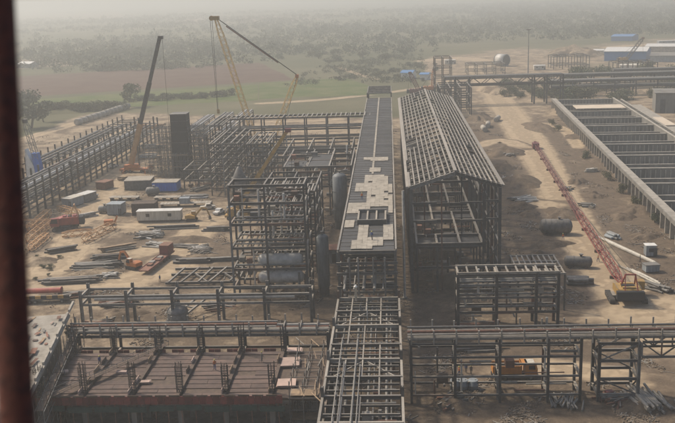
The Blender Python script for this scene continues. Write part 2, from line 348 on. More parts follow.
def site_field(x, y):
    a = smooth(-195, -170, x) * (1 - smooth(440, 500, y + 0.35 * x * (x < 0)))          # plant side
    b = smooth(15, 45, x) * (1 - smooth(760, 980, y - 0.8 * x))                          # works beyond on the right
    c = (1 - smooth(135, 155, x - 0.02 * y))
    e = smooth(120, 160, x) * (1 - smooth(560, 640, y)) * 0.35
    return np.maximum(np.maximum(a, b) * c, np.maximum(e, b * 0.62 * smooth(480, 560, y)))
def sheet(name, xs, ys, m, z=0.0):
    X, Y = np.meshgrid(xs, ys); nx, ny = len(xs), len(ys)
    co = np.stack([X, Y, np.full(X.shape, z)], -1).reshape(-1, 3)
    return grid_mesh(name, co, nx, ny, m)
def grid_mesh(name, co, nx, ny, m, edge=None, smoothf=True):
    me = bpy.data.meshes.new(name); nf = (nx - 1) * (ny - 1)
    i = np.arange(nf); r, c = i // (nx - 1), i % (nx - 1); k = r * nx + c
    q = np.stack([k, k + 1, k + nx + 1, k + nx], -1).astype(np.int32)
    me.vertices.add(len(co)); me.vertices.foreach_set('co', co.astype(np.float32).ravel())
    me.loops.add(nf * 4); me.loops.foreach_set('vertex_index', q.ravel())
    me.polygons.add(nf); me.polygons.foreach_set('loop_start', (np.arange(nf) * 4).astype(np.int32)); me.polygons.foreach_set('loop_total', np.full(nf, 4, np.int32))
    if smoothf: me.polygons.foreach_set('use_smooth', np.ones(nf, bool))
    me.update(calc_edges=True); me.validate()
    x, y = co[:, 0], co[:, 1]
    for an, vals in (('dark', dark_field(x, y)), ('site', site_field(x, y)), ('edge', edge)):
        if vals is None: continue
        a = me.attributes.new(an, 'FLOAT', 'POINT'); a.data.foreach_set('value', np.asarray(vals, np.float32).ravel())
    me.materials.append(MATS[m])
    return link(name, me)
far = [3500, 2200, 1500, 1100, 820, 620, 480]
xs = [-12000, -8000, -5500] + [-v for v in far] + list(np.arange(-380, 381, 4.0)) + far[::-1] + [5500, 8000, 12000]
ys = [-12000, -5000, -2000, -700, -200] + list(np.arange(0, 960, 4.0)) + [1050, 1200, 1500, 2000, 3000, 4500, 7000, 12000]
struct(sheet('ground', np.array(xs), np.array(ys), 'soil'))

ROADS = []
def strip(name, pts, m, z, ncross=9):
    """ribbon through (point, width) stations, edges fading into the soil round them"""
    P = [Vector((p[0], p[1])) for p, w in pts]; W = [w for p, w in pts]; st = []
    for i in range(len(P) - 1):                                       # catmull-rom
        a, b, c, d = P[max(i - 1, 0)], P[i], P[i + 1], P[min(i + 2, len(P) - 1)]
        k = max(2, int((c - b).length / 6))
        for j in range(k + (i == len(P) - 2)):
            t = j / k
            st.append((0.5 * ((2 * b) + (c - a) * t + (2 * a - 5 * b + 4 * c - d) * t * t + (3 * b - a - 3 * c + d) * t ** 3), W[i] + (W[i + 1] - W[i]) * t))
    ROADS.extend((p.x, p.y, w) for p, w in st)
    co = []; ed = []
    for i, (p, w) in enumerate(st):
        d = (st[min(i + 1, len(st) - 1)][0] - st[max(i - 1, 0)][0]).normalized(); nrm = Vector((d.y, -d.x))
        fe = min(1, i / 2, (len(st) - 1 - i) / 2)
        for k in range(ncross):
            u = k / (ncross - 1) * 2 - 1; q = p + nrm * (u * w * 0.6); co.append((q.x, q.y, z)); ed.append(min(1, (1 - abs(u)) * 1.7) * fe)
    return struct(grid_mesh(name, np.array(co), ncross, len(st), m, np.array(ed)))
def poly(name, pix, m, z, nu=40, nv=16):
    """four-cornered field, corners surveyed from the photo"""
    a, b, c, d = [at(*p) for p in pix]; co = []; ed = []
    for j in range(nv):
        for i in range(nu):
            u, v = i / (nu - 1), j / (nv - 1); p = a.lerp(b, u).lerp(d.lerp(c, u), v); co.append((p.x, p.y, z))
            ed.append(min(1, min(u, 1 - u) * 30, min(v, 1 - v) * 9))
    return struct(grid_mesh(name, np.array(co), nu, nv, m, np.array(ed)))
poly('ploughed_field', [(-60, 103), (300, 80.5), (262, 62), (-60, 80)], 'field_brown', 0.03)
poly('crop_field', [(20, 113), (266, 100.5), (262, 83.5), (20, 100)], 'field_green', 0.045)
poly('crop_field', [(258, 100), (396, 94), (345, 77.5), (258, 82.5)], 'field_green', 0.05)
poly('fallow_field', [(-30, 72), (75, 66), (60, 58), (-30, 62)], 'field_pale', 0.03)
poly('fallow_field', [(-10, 20), (130, 18), (120, 12), (-10, 13)], 'field_pale', 0.03)
poly('fallow_field', [(170, 25), (330, 20), (300, 15), (180, 18)], 'field_pale', 0.035)
def W(px, py): p = at(px, py); return (p.x, p.y)
strip('dirt_road', [(W(470, 66), 12), (W(490, 88), 18), (W(505, 108), 19), (W(528, 140), 18), (W(552, 180), 14), (W(585, 245), 13), (W(622, 292), 15), (W(660, 325), 20), (W(740, 365), 24)], 'road_dust', 0.02)
strip('dirt_road', [(W(560, 322), 12), (W(640, 312), 16), (W(720, 300), 18)], 'road_dust', 0.028)
strip('dirt_road', [(W(470, 150), 8), (W(500, 140), 9), (W(530, 150), 9)], 'road_dust', 0.024)
strip('dirt_road', [(W(520, 200), 8), (W(545, 205), 12), (W(575, 205), 10)], 'road_dust', 0.026)
strip('dirt_road', [(W(540, 122), 5), (W(565, 130), 7), (W(580, 150), 6)], 'road_dust', 0.03)
strip('dirt_road', [(W(600, 140), 4), (W(640, 175), 5), (W(690, 225), 5)], 'road_dust', 0.032)
strip('site_track', [(W(128, 128), 14), (W(112, 170), 15), (W(92, 205), 14), (W(70, 250), 13), (W(30, 285), 12)], 'road_dust', 0.02)
strip('site_track', [(W(20, 287), 9), (W(90, 283), 11), (W(160, 272), 14), (W(205, 225), 12), (W(245, 215), 9)], 'road_dust', 0.026)
strip('site_track', [(W(85, 225), 10), (W(140, 226), 8), (W(235, 222), 9)], 'road_dust', 0.03)
strip('site_track', [(W(115, 262), 9), (W(150, 250), 10), (W(176, 238), 7)], 'road_dust', 0.033)
strip('site_track', [(W(20, 140), 9), (W(80, 122), 9), (W(126, 108), 9), (W(190, 100), 8)], 'road_dust', 0.034)
strip('site_track', [(W(250, 104), 10), (W(330, 99), 10), (W(420, 88), 9), (W(455, 80), 9)], 'road_dust', 0.036)
strip('site_track', [(W(470, 375), 6), (W(540, 366), 8), (W(680, 385), 9)], 'road_dust', 0.03)
for i in range(5):
    strip('sandy_patch', [(W(250 + 4 * i, 122 + 9 * i), 6), (W(300, 121 + 9.5 * i), 8), (W(352, 119 + 10 * i), 6)], 'road_dust', 0.03 + .002 * i)
strip('sandy_patch', [(W(415, 62), 14), (W(450, 58), 26), (W(490, 61), 22)], 'road_dust', 0.03)
strip('sandy_patch', [(W(560, 68), 10), (W(620, 72), 14), (W(680, 66), 12)], 'road_dust', 0.03)
strip('sandy_patch', [(W(600, 48), 12), (W(640, 45), 22), (W(690, 44), 20)], 'road_dust', 0.03)
strip('country_track', [(W(335, 66), 6), (W(352, 72), 6), (W(378, 80), 6)], 'road_dust', 0.03)

def mound(cx, cy, rx, ry, h, seed, m='soil', rz=0.0, n=30):
    g = np.linspace(-1.15, 1.15, n); U, V = np.meshgrid(g, g); rs = np.random.RandomState(seed)
    an = np.arctan2(V, U); r = np.sqrt(U ** 2 + V ** 2) / (0.82 + sum(rs.uniform(.03, .13) * np.sin(q * an + rs.uniform(0, 6)) for q in (2, 3, 5, 7))); z = np.clip(1 - r ** 2, -0.2, 1) ** 1.0
    for _ in range(60):
        a, b, s, k = rs.uniform(-.9, .9), rs.uniform(-.9, .9), rs.uniform(.05, .22), rs.uniform(-.5, .55)
        z = z + k * np.exp(-((U - a) ** 2 + (V - b) ** 2) / s ** 2) * np.clip(1.05 - r, 0, 1)
    z = h * np.clip(z, -0.1, 2); z[r > 1.08] = -0.15
    ca, sa = math.cos(rz), math.sin(rz); X = cx + U * rx * ca - V * ry * sa; Y = cy + U * rx * sa + V * ry * ca
    return struct(grid_mesh('earth_mound', np.stack([X, Y, z], -1).reshape(-1, 3), n, n, m))
for i, (px, py, rx, ry, h) in enumerate([(505, 153, 9, 12, 2.2), (518, 183, 10, 13, 2.0), (538, 128, 7, 22, 2.2), (562, 215, 6, 10, 1.2), (480, 118, 7, 16, 2.2), (545, 245, 8, 5, 1.3),
        (190, 240, 8, 5, .8), (205, 258, 9, 4, .7), (95, 272, 9, 4, .6), (600, 160, 6, 14, 1.2), (615, 175, 5, 9, 1.0), (635, 210, 7, 9, 1.2), (575, 137, 6, 9, 1.3), (503, 168, 5, 7, 1.8), (522, 207, 5, 5, 1.6), (577, 182, 4, 6, 1.3), (592, 196, 4, 5, 1.2), (622, 217, 5, 5, 1.2), (645, 237, 5, 4, 1.1), (537, 256, 5, 3, 1.2), (530, 215, 4, 4, 1.1), (560, 112, 10, 10, 1.8),
        (640, 408, 5, 3, 0.9), (455, 405, 5, 3, 0.9), (250, 312, 8, 4, 1.3), (120, 315, 7, 4, 1.2), (510, 395, 6, 3, 0.8), (40, 262, 6, 5, 1.1), (575, 56, 34, 24, 8), (495, 92, 10, 26, 3), (60, 112, 20, 14, 2)]):
    p = at(px, py); mound(p.x, p.y, rx, ry, h, 50 + i, 'soil', rnd.uniform(-.3, .3))

# ------------------------------------------------------------------ central pipe rack (high part)
T = thing('pipe_rack', 'long high central pipe rack with pale plates on its dark deck', 'pipe rack', (0, 0, 0))
XL, XR, Y0, Y1, ZD = -10.4, 0.5, 162.0, 410.0, 18.0
nb = 31; dyb = (Y1 - Y0) / nb
for i in range(nb + 1):
    y = Y0 + i * dyb
    for x in (XL + .15, XR - .15): member(T, 'column', (x, y, 0), (x, y, ZD - .3), 0.5)
    member(T, 'cross_beam', (XL, y, ZD - .35), (XR, y, ZD - .35), 0.35, 0.6)
    if i < 12:
        for z in (14.6, 11.2, 7.0): member(T, 'cross_beam', (XL, y, z), (XR, y, z), 0.3, 0.5)
for x in (XL, XR):
    for i in range(0, nb):
        member(T, 'edge_beam', (x, Y0 + i * dyb, ZD - .1), (x, Y0 + (i + 1) * dyb, ZD - .1), 0.34, 0.55, 'steel_pale' if i % 4 else 'steel')
        if i % 2 == 0:
            for z in (13.4, 9.0): member(T, 'tie_beam', (x, Y0 + i * dyb, z), (x, min(Y1, Y0 + (i + 2) * dyb), z), 0.3, 0.45)
            if i % 4 == 0: member(T, 'brace', (x, Y0 + i * dyb, 0.4), (x, Y0 + (i + 1) * dyb, 9.0), 0.22)
cells = 6; cw = (XR - XL - .5) / cells
for i in range(nb):
    y = Y0 + i * dyb + .2
    for k in range(2):
        w = (XR - XL) / 2 - .45
        panel(T, 'deck_grating', (XL + .35 + w / 2 + k * (w + .25), y + dyb / 2 - .2, ZD - .02), (w, dyb - .4, .06), 'grating')
    for s in (.33, .66): member(T, 'joist', (XL + .3, y + dyb * s, ZD + .05), (XR - .3, y + dyb * s, ZD + .05), .12, .12, 'steel', 'box')
    if i > 8: panel(T, 'walkway_plate', ((XL + XR) / 2 - .1, y + dyb / 2 - .2, ZD + .14), (0.55, dyb - .3, .05), 'plate')
RC = [(.30, .86, 176, 188), (.12, .95, 184, 193), (.42, .93, 190, 208), (.05, .52, 203, 214), (.86, .97, 195, 214), (.26, .46, 210, 244), (.46, .80, 237, 246), (.20, .60, 241, 251), (.80, .95, 226, 240), (.05, .2, 222, 228),
      (.24, .86, 145.5, 148.5), (.40, .72, 147, 161), (.25, .92, 152, 155.5), (.2, .5, 156.5, 160), (.6, .85, 158, 161), (.38, .66, 168, 172)]
nrow = 48
for r in range(nrow):
    y = Y0 + .4 + r * 2.0; c = [k for k in range(10)]
    for k in c:
        u = (k + .5) / 10; x = XL + .4 + (XR - XL - .8) * u
        sc_ = CM @ np.array([x, y + 1.0, ZD - CAM_H]); py = CY + FPX * sc_[1] / sc_[2]
        if not any(u0 <= u <= u1 and v0 <= py <= v1 for u0, u1, v0, v1 in RC) or rnd.random() < .03: continue
        if -7.4 < x < -1.2 and Y0 + 2.9 * dyb - 5 < y + 1 < Y0 + 2.9 * dyb + 5: continue
        panel(T, 'floor_plate', (x + rnd.uniform(-.03, .03), y + 1.0, ZD + .16 + rnd.uniform(0, .03)), ((XR - XL - .8) / 10 - .015, 1.985, .07), 'plate', R(rnd.uniform(-.6, .6)))
hx, hy = -4.3, Y0 + 2.9 * dyb                                        # framed hatch on the deck
for k in range(4): member(T, 'hatch_frame', (hx - 2.9 + k * 1.9, hy - 4.6, ZD + .75), (hx - 2.9 + k * 1.9, hy + 4.6, ZD + .75), .34, .4, 'plate', 'box')
for y in (hy - 4.6, hy + 4.6): member(T, 'hatch_frame', (hx - 3, y, ZD + .6), (hx + 3, y, ZD + .6), .4, 1.2, 'steel', 'box')
for k in range(3): panel(T, 'hatch_cover', (hx - 1.95 + k * 1.9, hy, ZD + .45), (1.5, 8.8, .08), 'black')
for j, y in enumerate((Y0 - .1,)):                                     # tiered end bay towards the camera
    for z in (15.6, 13.6, 10.9): member(T, 'end_beam', (XL - .3, y - .5, z), (XR + .3, y - .5, z), .3, .5)
for x in (-8.2, -6.6, -3.8, -1.6): pipe(T, 'riser_pipe', (x, Y0 - .9, 9.5), (x, Y0 - .9, 16.8), .3, 'galv')
for x in (-9.2, -7.4, -5.6, -3.6, -2.0): pipe(T, 'pipe', (x, Y0 - 4, 11.6), (x, Y0 + 90, 11.6), rnd.choice((.3, .45, .6)), 'galv')

# low part of the central rack, running under the camera
T = thing('pipe_rack', 'open lattice of the lower central rack nearest the camera', 'pipe rack')
XLn = -9.9; ya, yb, zl = 92.0, 157.5, 10.0; ys_ = [92, 100, 108, 116, 122.5, 129, 135, 143.5, 150.5, 157.5]
for i, y in enumerate(ys_):
    for x in (XLn - .4, XR + .4):
        member(T, 'column', (x, y, 0), (x, y, zl + (1.6 if i % 2 else 0)), .45)
    member(T, 'cross_beam', (XLn - .4, y, zl), (XR + .4, y, zl), .4, .55, 'steel_pale' if i in (2, 5, 7, 9) else 'steel')
    member(T, 'cross_beam', (XLn - .4, y, zl - 3.2), (XR + .4, y, zl - 3.2), .35, .5)
    if i < len(ys_) - 1:
        y2 = ys_[i + 1]
        for x in (XLn - .4, XR + .4):
            member(T, 'edge_beam', (x, y, zl - .1), (x, y2, zl - .1), .36, .5, 'steel_pale')
            member(T, 'edge_beam', (x, y, zl - 3.3), (x, y2, zl - 3.3), .32, .45)
        for s in (.35, .68): member(T, 'joist', (XLn, y + (y2 - y) * s, zl - .1), (XR, y + (y2 - y) * s, zl - .1), .2, .3, 'steel')
        for x in (-7.6, -5.0, -2.4):
            if (i * 3 + int(x)) % 4: member(T, 'stringer', (x, y, zl + .05), (x, y2, zl + .05), .2, .28, 'steel_pale')
        if i % 3 == 1:
            member(T, 'brace', (XLn, y, zl - .2), (XLn + 5, y2, zl - .2), .2, .2, 'steel_pale'); member(T, 'brace', (XR, y, zl - .2), (XR - 5, y2, zl - .2), .2, .2, 'steel_pale')
for x, d in ((-8.8, .3), (-8.1, .22), (-6.3, .45), (-5.6, .25), (-4.1, .35), (-3.3, .22), (-1.4, .4), (-.7, .2)):
    pipe(T, 'pipe', (x, ya, zl - 2.6), (x, yb + 3, zl - 2.6), d, 'galv')
    if rnd.random() < .7: pipe(T, 'pipe', (x + .3, ya, zl + .45), (x + .3, ya + rnd.uniform(28, 60), zl + .45), d * .6, 'galv')
v = MB().lathe((0, 0, 0), (0, 0, 1), [(0, .22), (2.6, .22), (2.6, .34), (2.85, .34), (2.85, .16), (3.1, .16)], 14)
o = v.build('valve_spindle', 'white', None, at(356, 301, 10.0), smooth=True); tag(o, 'white upright pipe spool standing on the central rack end', 'pipe')

# ------------------------------------------------------------------ roofed shed skeleton
T = thing('shed_frame', 'tall gabled steel shed skeleton with bare roof purlins', 'shed')
SX0, SX1, SY0, SY1, ZE, ZR = 3.8, 23.4, 190.0, 356.0, 23.6, 26.7
sxm = (SX0 + SX1) / 2; nf = 22; dys = (SY1 - SY0) / nf
def roofz(x): return ZE + (ZR - ZE) * (1 - abs(x - sxm) / (sxm - SX0))
for i in range(nf + 1):
    y = SY0 + i * dys
    member(T, 'column', (SX0 + .3, y, 0), (SX0 + .3, y, ZE - .2), .6, .9); member(T, 'column', (SX1 - .3, y, 0), (SX1 - .3, y, ZE - .2), .6, .9)
    for s, x in ((0, SX0), (1, SX1)):
        member(T, 'rafter', (x, y, ZE), (sxm, y, ZR), .42, .8 if i == 0 else .6, 'steel_pale' if i % 5 == 2 else 'steel')
    member(T, 'inner_column', (19.6, y, 0), (19.6, y, 11 if i > 1 else 22.5), .4, .5)
    for x in (SX0 + .3, SX1 - .3):
        if i < nf:
            for z in (6, 11, 16, 20.5): member(T, 'side_girt', (x, y, z), (x, y + dys, z), .25, .3) if (z > 10 or i < 8) else None
            if i % 4 in (0, 3): member(T, 'brace', (x, y, 11), (x, y + dys, 20.5), .2)
for k in range(9):
    f = k / 9.0
    for s, x in ((0, SX0 + f * (sxm - SX0)), (1, SX1 - f * (SX1 - sxm))):
        for i in range(0, nf, 2):
            if rnd.random() < .035: continue
            a, b = SY0 + i * dys - (.6 if i == 0 else 0), SY0 + min(nf, i + 2) * dys
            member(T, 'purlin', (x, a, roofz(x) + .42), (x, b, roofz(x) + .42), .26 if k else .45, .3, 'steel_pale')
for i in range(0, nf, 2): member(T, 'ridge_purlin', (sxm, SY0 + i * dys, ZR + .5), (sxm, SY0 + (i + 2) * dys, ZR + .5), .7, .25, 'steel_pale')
for i in range(2 * nf):                                                # sag rods between purlins
    y = SY0 + (i / 2 + .25) * dys
    for x in (SX0, SX1): member(T, 'sag_rod', (x, y, ZE + .3), (sxm, y, ZR + .4), .17, .16, 'steel_pale', 'box')
member(T, 'eave_gutter', (SX0 - .5, SY0, ZE + .1), (SX0 - .5, SY1, ZE + .1), .6, .5, 'steel_pale', 'box')
member(T, 'eave_gutter', (SX1 + .5, SY0, ZE + .1), (SX1 + .5, SY1, ZE + .1), .45, .4, 'steel_pale', 'box')
fy = [190, 197.5, 211, 219, 228, 241, 262, 285, 310]
zf = 10.8
for y in fy: member(T, 'floor_beam', (5.0, y, zf), (19.6, y, zf), .5, .9)
for x in (5.2, 9.6, 14.6, 19.4):
    for a, b in zip(fy[:-1], fy[1:]):
        if x in (9.6, 14.6) and (a, x) in ((197.5, 9.6), (219, 14.6)): continue
        member(T, 'floor_beam', (x, a, zf + .2), (x, b, zf + .2), .42, .6, 'steel_pale')
for a, b in zip(fy[:-1], fy[1:]):
    for s in (.33, .66):
        if rnd.random() < .35: member(T, 'floor_beam', (14.6, a + (b - a) * s, zf), (19.4, a + (b - a) * s, zf), .3, .4)
for (xa, xb, a, b) in ((5.2, 9.6, 211, 219), (9.6, 14.6, 211, 219), (14.6, 19.4, 211, 219), (9.6, 14.6, 190, 197.5), (5.2, 9.6, 190, 197.5), (14.6, 19.4, 190, 197.5)):
    panel(T, 'floor_plate', ((xa + xb) / 2, (a + b) / 2, zf - .3), (xb - xa - .6, b - a - .8, .1), 'grating')
for y in (190, 206, 222, 241, 262, 285):
    member(T, 'floor_beam', (5.0, y, 5.6), (19.6, y, 5.6), .4, .6)
    for x in (5.2, 9.6, 14.6): member(T, 'inner_column', (x, y, 0), (x, y, zf - .4), .45)
for y in (228, 241, 256, 270, 285, 300):
    member(T, 'floor_beam', (5.0, y, 16.8), (19.6, y, 16.8), .4, .6)
    for x in (5.2, 12.3, 19.4): member(T, 'floor_beam', (x, y, 17.0), (x, y + 14, 17.0), .36, .5, 'steel_pale')
member(T, 'gable_post', (10.6, SY0 - .4, 0), (10.6, SY0 - .4, 24.6), .32, .32)
for x in (7.2, 15.5): member(T, 'gable_post', (x, SY0 + 7.5, 10.8), (x, SY0 + 7.5, 24.4), .3, .3)
for a_, b_ in ((SX0 + .4, 9.6), (14.6, 19.6)): member(T, 'gable_girt', (a_, SY0, 20.2), (b_, SY0, 20.2), .3, .4); member(T, 'gable_girt', (a_, SY0, 16.2), (b_, SY0, 16.2), .3, .4)
for z in (6.0, 16.5, 20.5): member(T, 'gable_girt', (19.6, SY0, z), (SX1, SY0, z), .3, .4)
for z0, z1 in ((0, 6), (6, 11), (11, 16.5), (16.5, 20.5)):
    member(T, 'brace', (19.8, SY0, z0), (SX1 - .5, SY0, z1), .2); member(T, 'brace', (SX1 - .5, SY0 + dys, z0), (19.8, SY0 + dys, z1), .2)
for a in (200, 212, 226, 244): member(T, 'crane_girder', (19.9, a, 20.3), (19.9, a + 12, 20.3), .5, .8, 'steel_pale')
for y in (196, 215, 235, 255, 275): # machine foundations under the floor
    panel(T, 'foundation_block', (12.2, y, 1.6), (6.5, 7.5, 3.2), 'clod')
# tall pipe standing in the gap left of the shed
for k, (x, y, d, h) in enumerate(((2.3, 186, .55, 24),)):
    o = MB().lathe((0, 0, 0), (0, 0, 1), [(0, d * .9), (.3, d * .9), (.3, d / 2), (h, d / 2)], 14).build('standpipe', 'galv', None, (x, y, 0), smooth=True)
    tag(o, 'tall slim grey standpipe between the central rack and the shed', 'pipe')

# ------------------------------------------------------------------ generic portal rack
def rack(label, y0, y1, xs, z, tiers, loc=(0, 0, 0), rz=0, over=0.0, top='steel', group=None, colw=.42, braces=(), bh=.45, cm='steel'):
    T = thing('pipe_rack', label, 'pipe rack', loc, rz, group)
    for i, x in enumerate(xs):
        for y in (y0, y1): member(T, 'column', (x, y, 0), (x, y, z + over), colw, None, cm, up=(1, 0, 0))
        for zz in tiers: member(T, 'cross_beam', (x, y0, zz), (x, y1, zz), .36, .5, 'steel_pale')
        if i < len(xs) - 1:
            for zz in tiers:
                for y in (y0, y1): member(T, 'long_beam', (x, y, zz), (xs[i + 1], y, zz), .3, bh, top)
    for (i, y, za, zb, flip) in braces:
        a, b = (xs[i], xs[i + 1]) if not flip else (xs[i + 1], xs[i]); member(T, 'brace', (a, y, za), (b, y, zb), .2)
    return T
# front rack right of the central rack
xs = [2.5, 9.5, 16.6, 24.2, 29.3]
T = rack('front transverse rack right of the central rack carrying railed pipes', 134.6, 139.4, xs, 11.0, (10.2, 7.9, 4.6, 1.4), bh=.3)
def pipe_top(T, x0, x1, step, ya, yb, z, mats=('galv', 'steel_pale', 'rust_far', 'galv')):
    for k, (y, d, dz) in enumerate(((ya + .35, .42, .5), (ya + 1.2, .55, .5), (ya + 2.1, .36, .5), (ya + 3.0, .5, .5), (yb - .6, .4, .5), (ya + .5, .3, 1.25), (ya + 1.8, .4, 1.25), (yb - 1.0, .34, 1.25))):
        pipe(T, 'pipe', (x0, y, z + dz), (x1 - (0 if dz < 1 else 9), y, z + dz), d, mats[k % 4])
    x = x0 + .6
    while x < x1:
        for y in (ya - .1, yb + .1): member(T, 'stub_post', (x, y, z - .2), (x, y, z + 2.0 + rnd.uniform(-.15, .3)), .24, .24, 'steel_pale', 'box')
        member(T, 'sleeper', (x, ya, z + .12), (x, yb, z + .12), .26, .3, 'steel_pale'); member(T, 'sleeper', (x, ya, z + .95), (x, yb, z + .95), .2, .22, 'steel'); x += step
    member(T, 'rail', (x0, ya - .1, z + .9), (x1, ya - .1, z + .9), .14, .16, 'steel_pale', 'box')
pipe_top(T, 2.0, 60, 3.55, 134.6, 139.4, 10.4)
# braced tower and bridge at the right end
T = rack('braced four-legged trestle tower under the right end of the front rack', 134.8, 139.2, [32.2, 38.4], 10.1, (9.9, 7.0, 3.9, 1.2), colw=.5,
         braces=[(0, 134.8, 7, 9.9, 0), (0, 139.2, 3.9, 7, 1), (0, 139.2, 7.0, 9.9, 0), (0, 134.8, 1.2, 3.9, 1)])
for za, zb, f in ((7, 9.9, 0), (3.9, 7, 1), (.4, 3.9, 0)):
    for x in (32.2, 38.4): member(T, 'brace', (x, 134.8 if f else 139.2, za), (x, 139.2 if f else 134.8, zb), .2)
T = thing('truss_bridge', 'shallow truss bridge carrying the front rack past the trestle tower', 'bridge', (0, 0, 0))
for y in (134.8, 139.2):
    for z in (10.1, 7.6): member(T, 'chord', (38.8, y, z), (60, y, z), .3, .36)
    for k in range(7):
        x = 38.8 + k * 3.0; member(T, 'web_post', (x, y, 7.7), (x, y, 10), .2); member(T, 'diagonal', (x, y, 7.7 if k % 2 else 10), (x + 3, y, 10 if k % 2 else 7.7), .2)
    member(T, 'end_post', (60, y, 0), (60, y, 10.2), .5)
# front rack left of the central rack
T = rack('front transverse rack behind the unfinished slab building carrying railed pipes', 144.6, 148.6, [-56.5 + 7.5 * i for i in range(7)], 8.6, (8.2, 4.4))
pipe_top(T, -57.5, -11.4, 2.9, 144.6, 148.6, 8.3)
# rear rack left
T = rack('plain portal rack across the yard in front of the tan ground', 169.5, 174.5, [-63.3 + 9.35 * i for i in range(6)], 7.6, (7.0, 5.3), colw=.55, over=.7, cm='galv', top='galv')
pipe(T, 'pipe', (-61, 171.2, 5.95), (-20, 171.2, 5.95), .9, 'clad_pale'); pipe(T, 'pipe', (-63, 173.4, 5.8), (-17, 173.4, 5.8), .5, 'galv')
# right rear rack
T = rack('three-tier rack right of the shed topped by a ladder-like frame', 166.8, 171.4, [12.4, 19.8, 27.4, 31.6], 11.4, (11.2, 9.2, 6.6, 3.6), colw=.55)
for k in range(11): member(T, 'top_rung', (12.4 + 1.92 * k, 166.6, 11.55), (12.4 + 1.92 * k, 171.6, 11.55), .3, .25, 'steel_pale')
for y in (166.7, 171.5): member(T, 'top_rail', (12.2, y, 11.7), (31.9, y, 11.7), .34, .3, 'steel_pale')
for y, z, d in ((167.6, 9.7, .4), (168.6, 9.7, .6), (170.2, 9.8, .7), (168, 7.0, .35), (170.3, 7.1, .5), (168.5, 4.2, .5)): pipe(T, 'pipe', (12.6, y, z), (31.5, y, z), d, 'galv')
T = thing('platform_frame', 'low open grid platform behind the three-tier rack', 'platform', (0, 0, 0))
for k in range(9): member(T, 'joist', (25.5 + k * 1.15, 177, 8.0), (25.5 + k * 1.15, 190, 8.0), .24, .3, 'steel_pale')
for y in (177, 181.3, 185.6, 190): member(T, 'bearer', (25.2, y, 8.0), (35, y, 8.0), .26, .36, 'steel_pale')
for x in (25.4, 30, 34.8):
    for y in (177.2, 189.8): member(T, 'leg', (x, y, 0), (x, y, 7.8), .35)

# ------------------------------------------------------------------ stacked process structure left of the central rack
T = thing('process_structure', 'multi-storey open process frame holding two pale drums', 'steel frame')
XS = [-34.6, -27.0, -18.6]; YS = [184.5, 191.0, 198.0]
tops = {0: 26, 1: 26, 2: 26}
for x in XS:
    for y in YS: member(T, 'column', (x, y, 0), (x, y, 26 if y < 197 else 22), .42)
for z in (26, 22.2, 17.6, 12.4, 7.6, 3.4):
    for y in YS:
        if z == 26 and y > 197: continue
        for a, b in zip(XS[:-1], XS[1:]): member(T, 'long_beam', (a, y, z), (b, y, z), .34, .55)
    for x in XS:
        for a, b in zip(YS[:-1], YS[1:]):
            if z == 26 and b > 197: continue
            member(T, 'cross_beam', (x, a, z), (x, b, z), .34, .5, 'steel_pale' if x > -20 else 'steel')
for z, x0, x1, y0, y1, n in ((26, -27, -18.6, 184.5, 191, 3), (22.2, -27, -18.6, 184.5, 191, 5), (17.6, -33, -18.6, 185, 191, 9), (17.6, -27, -19, 191, 198, 7), (12.4, -34.4, -26, 185, 198, 7), (12.4, -26, -19, 191, 198, 6), (7.6, -32, -19, 190, 198, 8), (3.4, -34, -27, 190, 198, 4)):
    for k in range(n): member(T, 'joist', (x0 + (x1 - x0) * (k + .5) / n, y0, z + .1), (x0 + (x1 - x0) * (k + .5) / n, y1, z + .1), .24, .28, 'steel_pale' if k % 3 == 0 else 'galv')
for x, y, za, zb, f in ((-34.6, 0, 3.4, 7.6, 0), (-18.6, 0, 7.6, 12.4, 1), (-18.6, 0, 12.4, 17.6, 0), (-18.6, 0, 17.6, 22.2, 1)):
    member(T, 'brace', (x, 184.5 if f else 191, za), (x, 191 if f else 184.5, zb), .3, .3, 'steel_pale')
for z in (7.9, 12.7, 17.9):
    for y in (186, 188.5, 193.5): pipe(T, 'pipe', (-34, y, z + .3), (-19, y, z + .3), rnd.choice((.3, .4, .5)), 'galv')
for k, (z, lab) in enumerate(((8.9, 'upper pale horizontal drum inside the process frame'), (5.0, 'lower pale horizontal drum inside the process frame'))):
    D = thing('drum', lab, 'vessel', (-29.6, 187.2, z - 1.4))
    MB().lathe((0, 0, 1.4), (1, 0, 0), [(0, .1), (.15, .7), (.5, 1.15), (1.1, 1.4), (9.0, 1.4), (9.6, 1.15), (9.95, .7), (10.1, .1)], 22).build('shell', 'clad_pale', D, smooth=True)
    for x in (2.2, 7.8): panel(D, 'saddle', (x, 0, .1), (.5, 2.2, .9), 'steel')
    for x in (3.5, 6.2): MB().tube((x, 0, 2.7), (x, 0, 3.3), .25).tube((x, 0, 3.2), (x, 0, 3.32), .4).build('nozzle', 'galv', D)
T = thing('process_structure', 'smaller open steel frame with close-set joists behind the drum structure', 'steel frame')
XS = [-31, -24.5, -18.2]; YS = [205, 213, 221, 229]; 
for x in XS:
    for y in YS: member(T, 'column', (x, y, 0), (x, y, 20), .4)
for z in (20, 15, 10, 5):
    for y in YS:
        member(T, 'long_beam', (XS[0], y, z), (XS[1], y, z), .32, .5); member(T, 'long_beam', (XS[1], y, z), (XS[2], y, z), .32, .5)
    for x in XS:
        for a, b in zip(YS[:-1], YS[1:]): member(T, 'cross_beam', (x, a, z), (x, b, z), .3, .45)
for k in range(10): member(T, 'joist', (-30.6 + 1.3 * k, 205, 20.2), (-30.6 + 1.3 * k, 213, 20.2), .3, .3, 'steel_pale')
for k in range(8): member(T, 'joist', (-30.6 + 1.6 * k, 213, 15.2), (-30.6 + 1.6 * k, 229, 15.2), .24, .3, 'galv' if k % 2 else 'steel_pale')
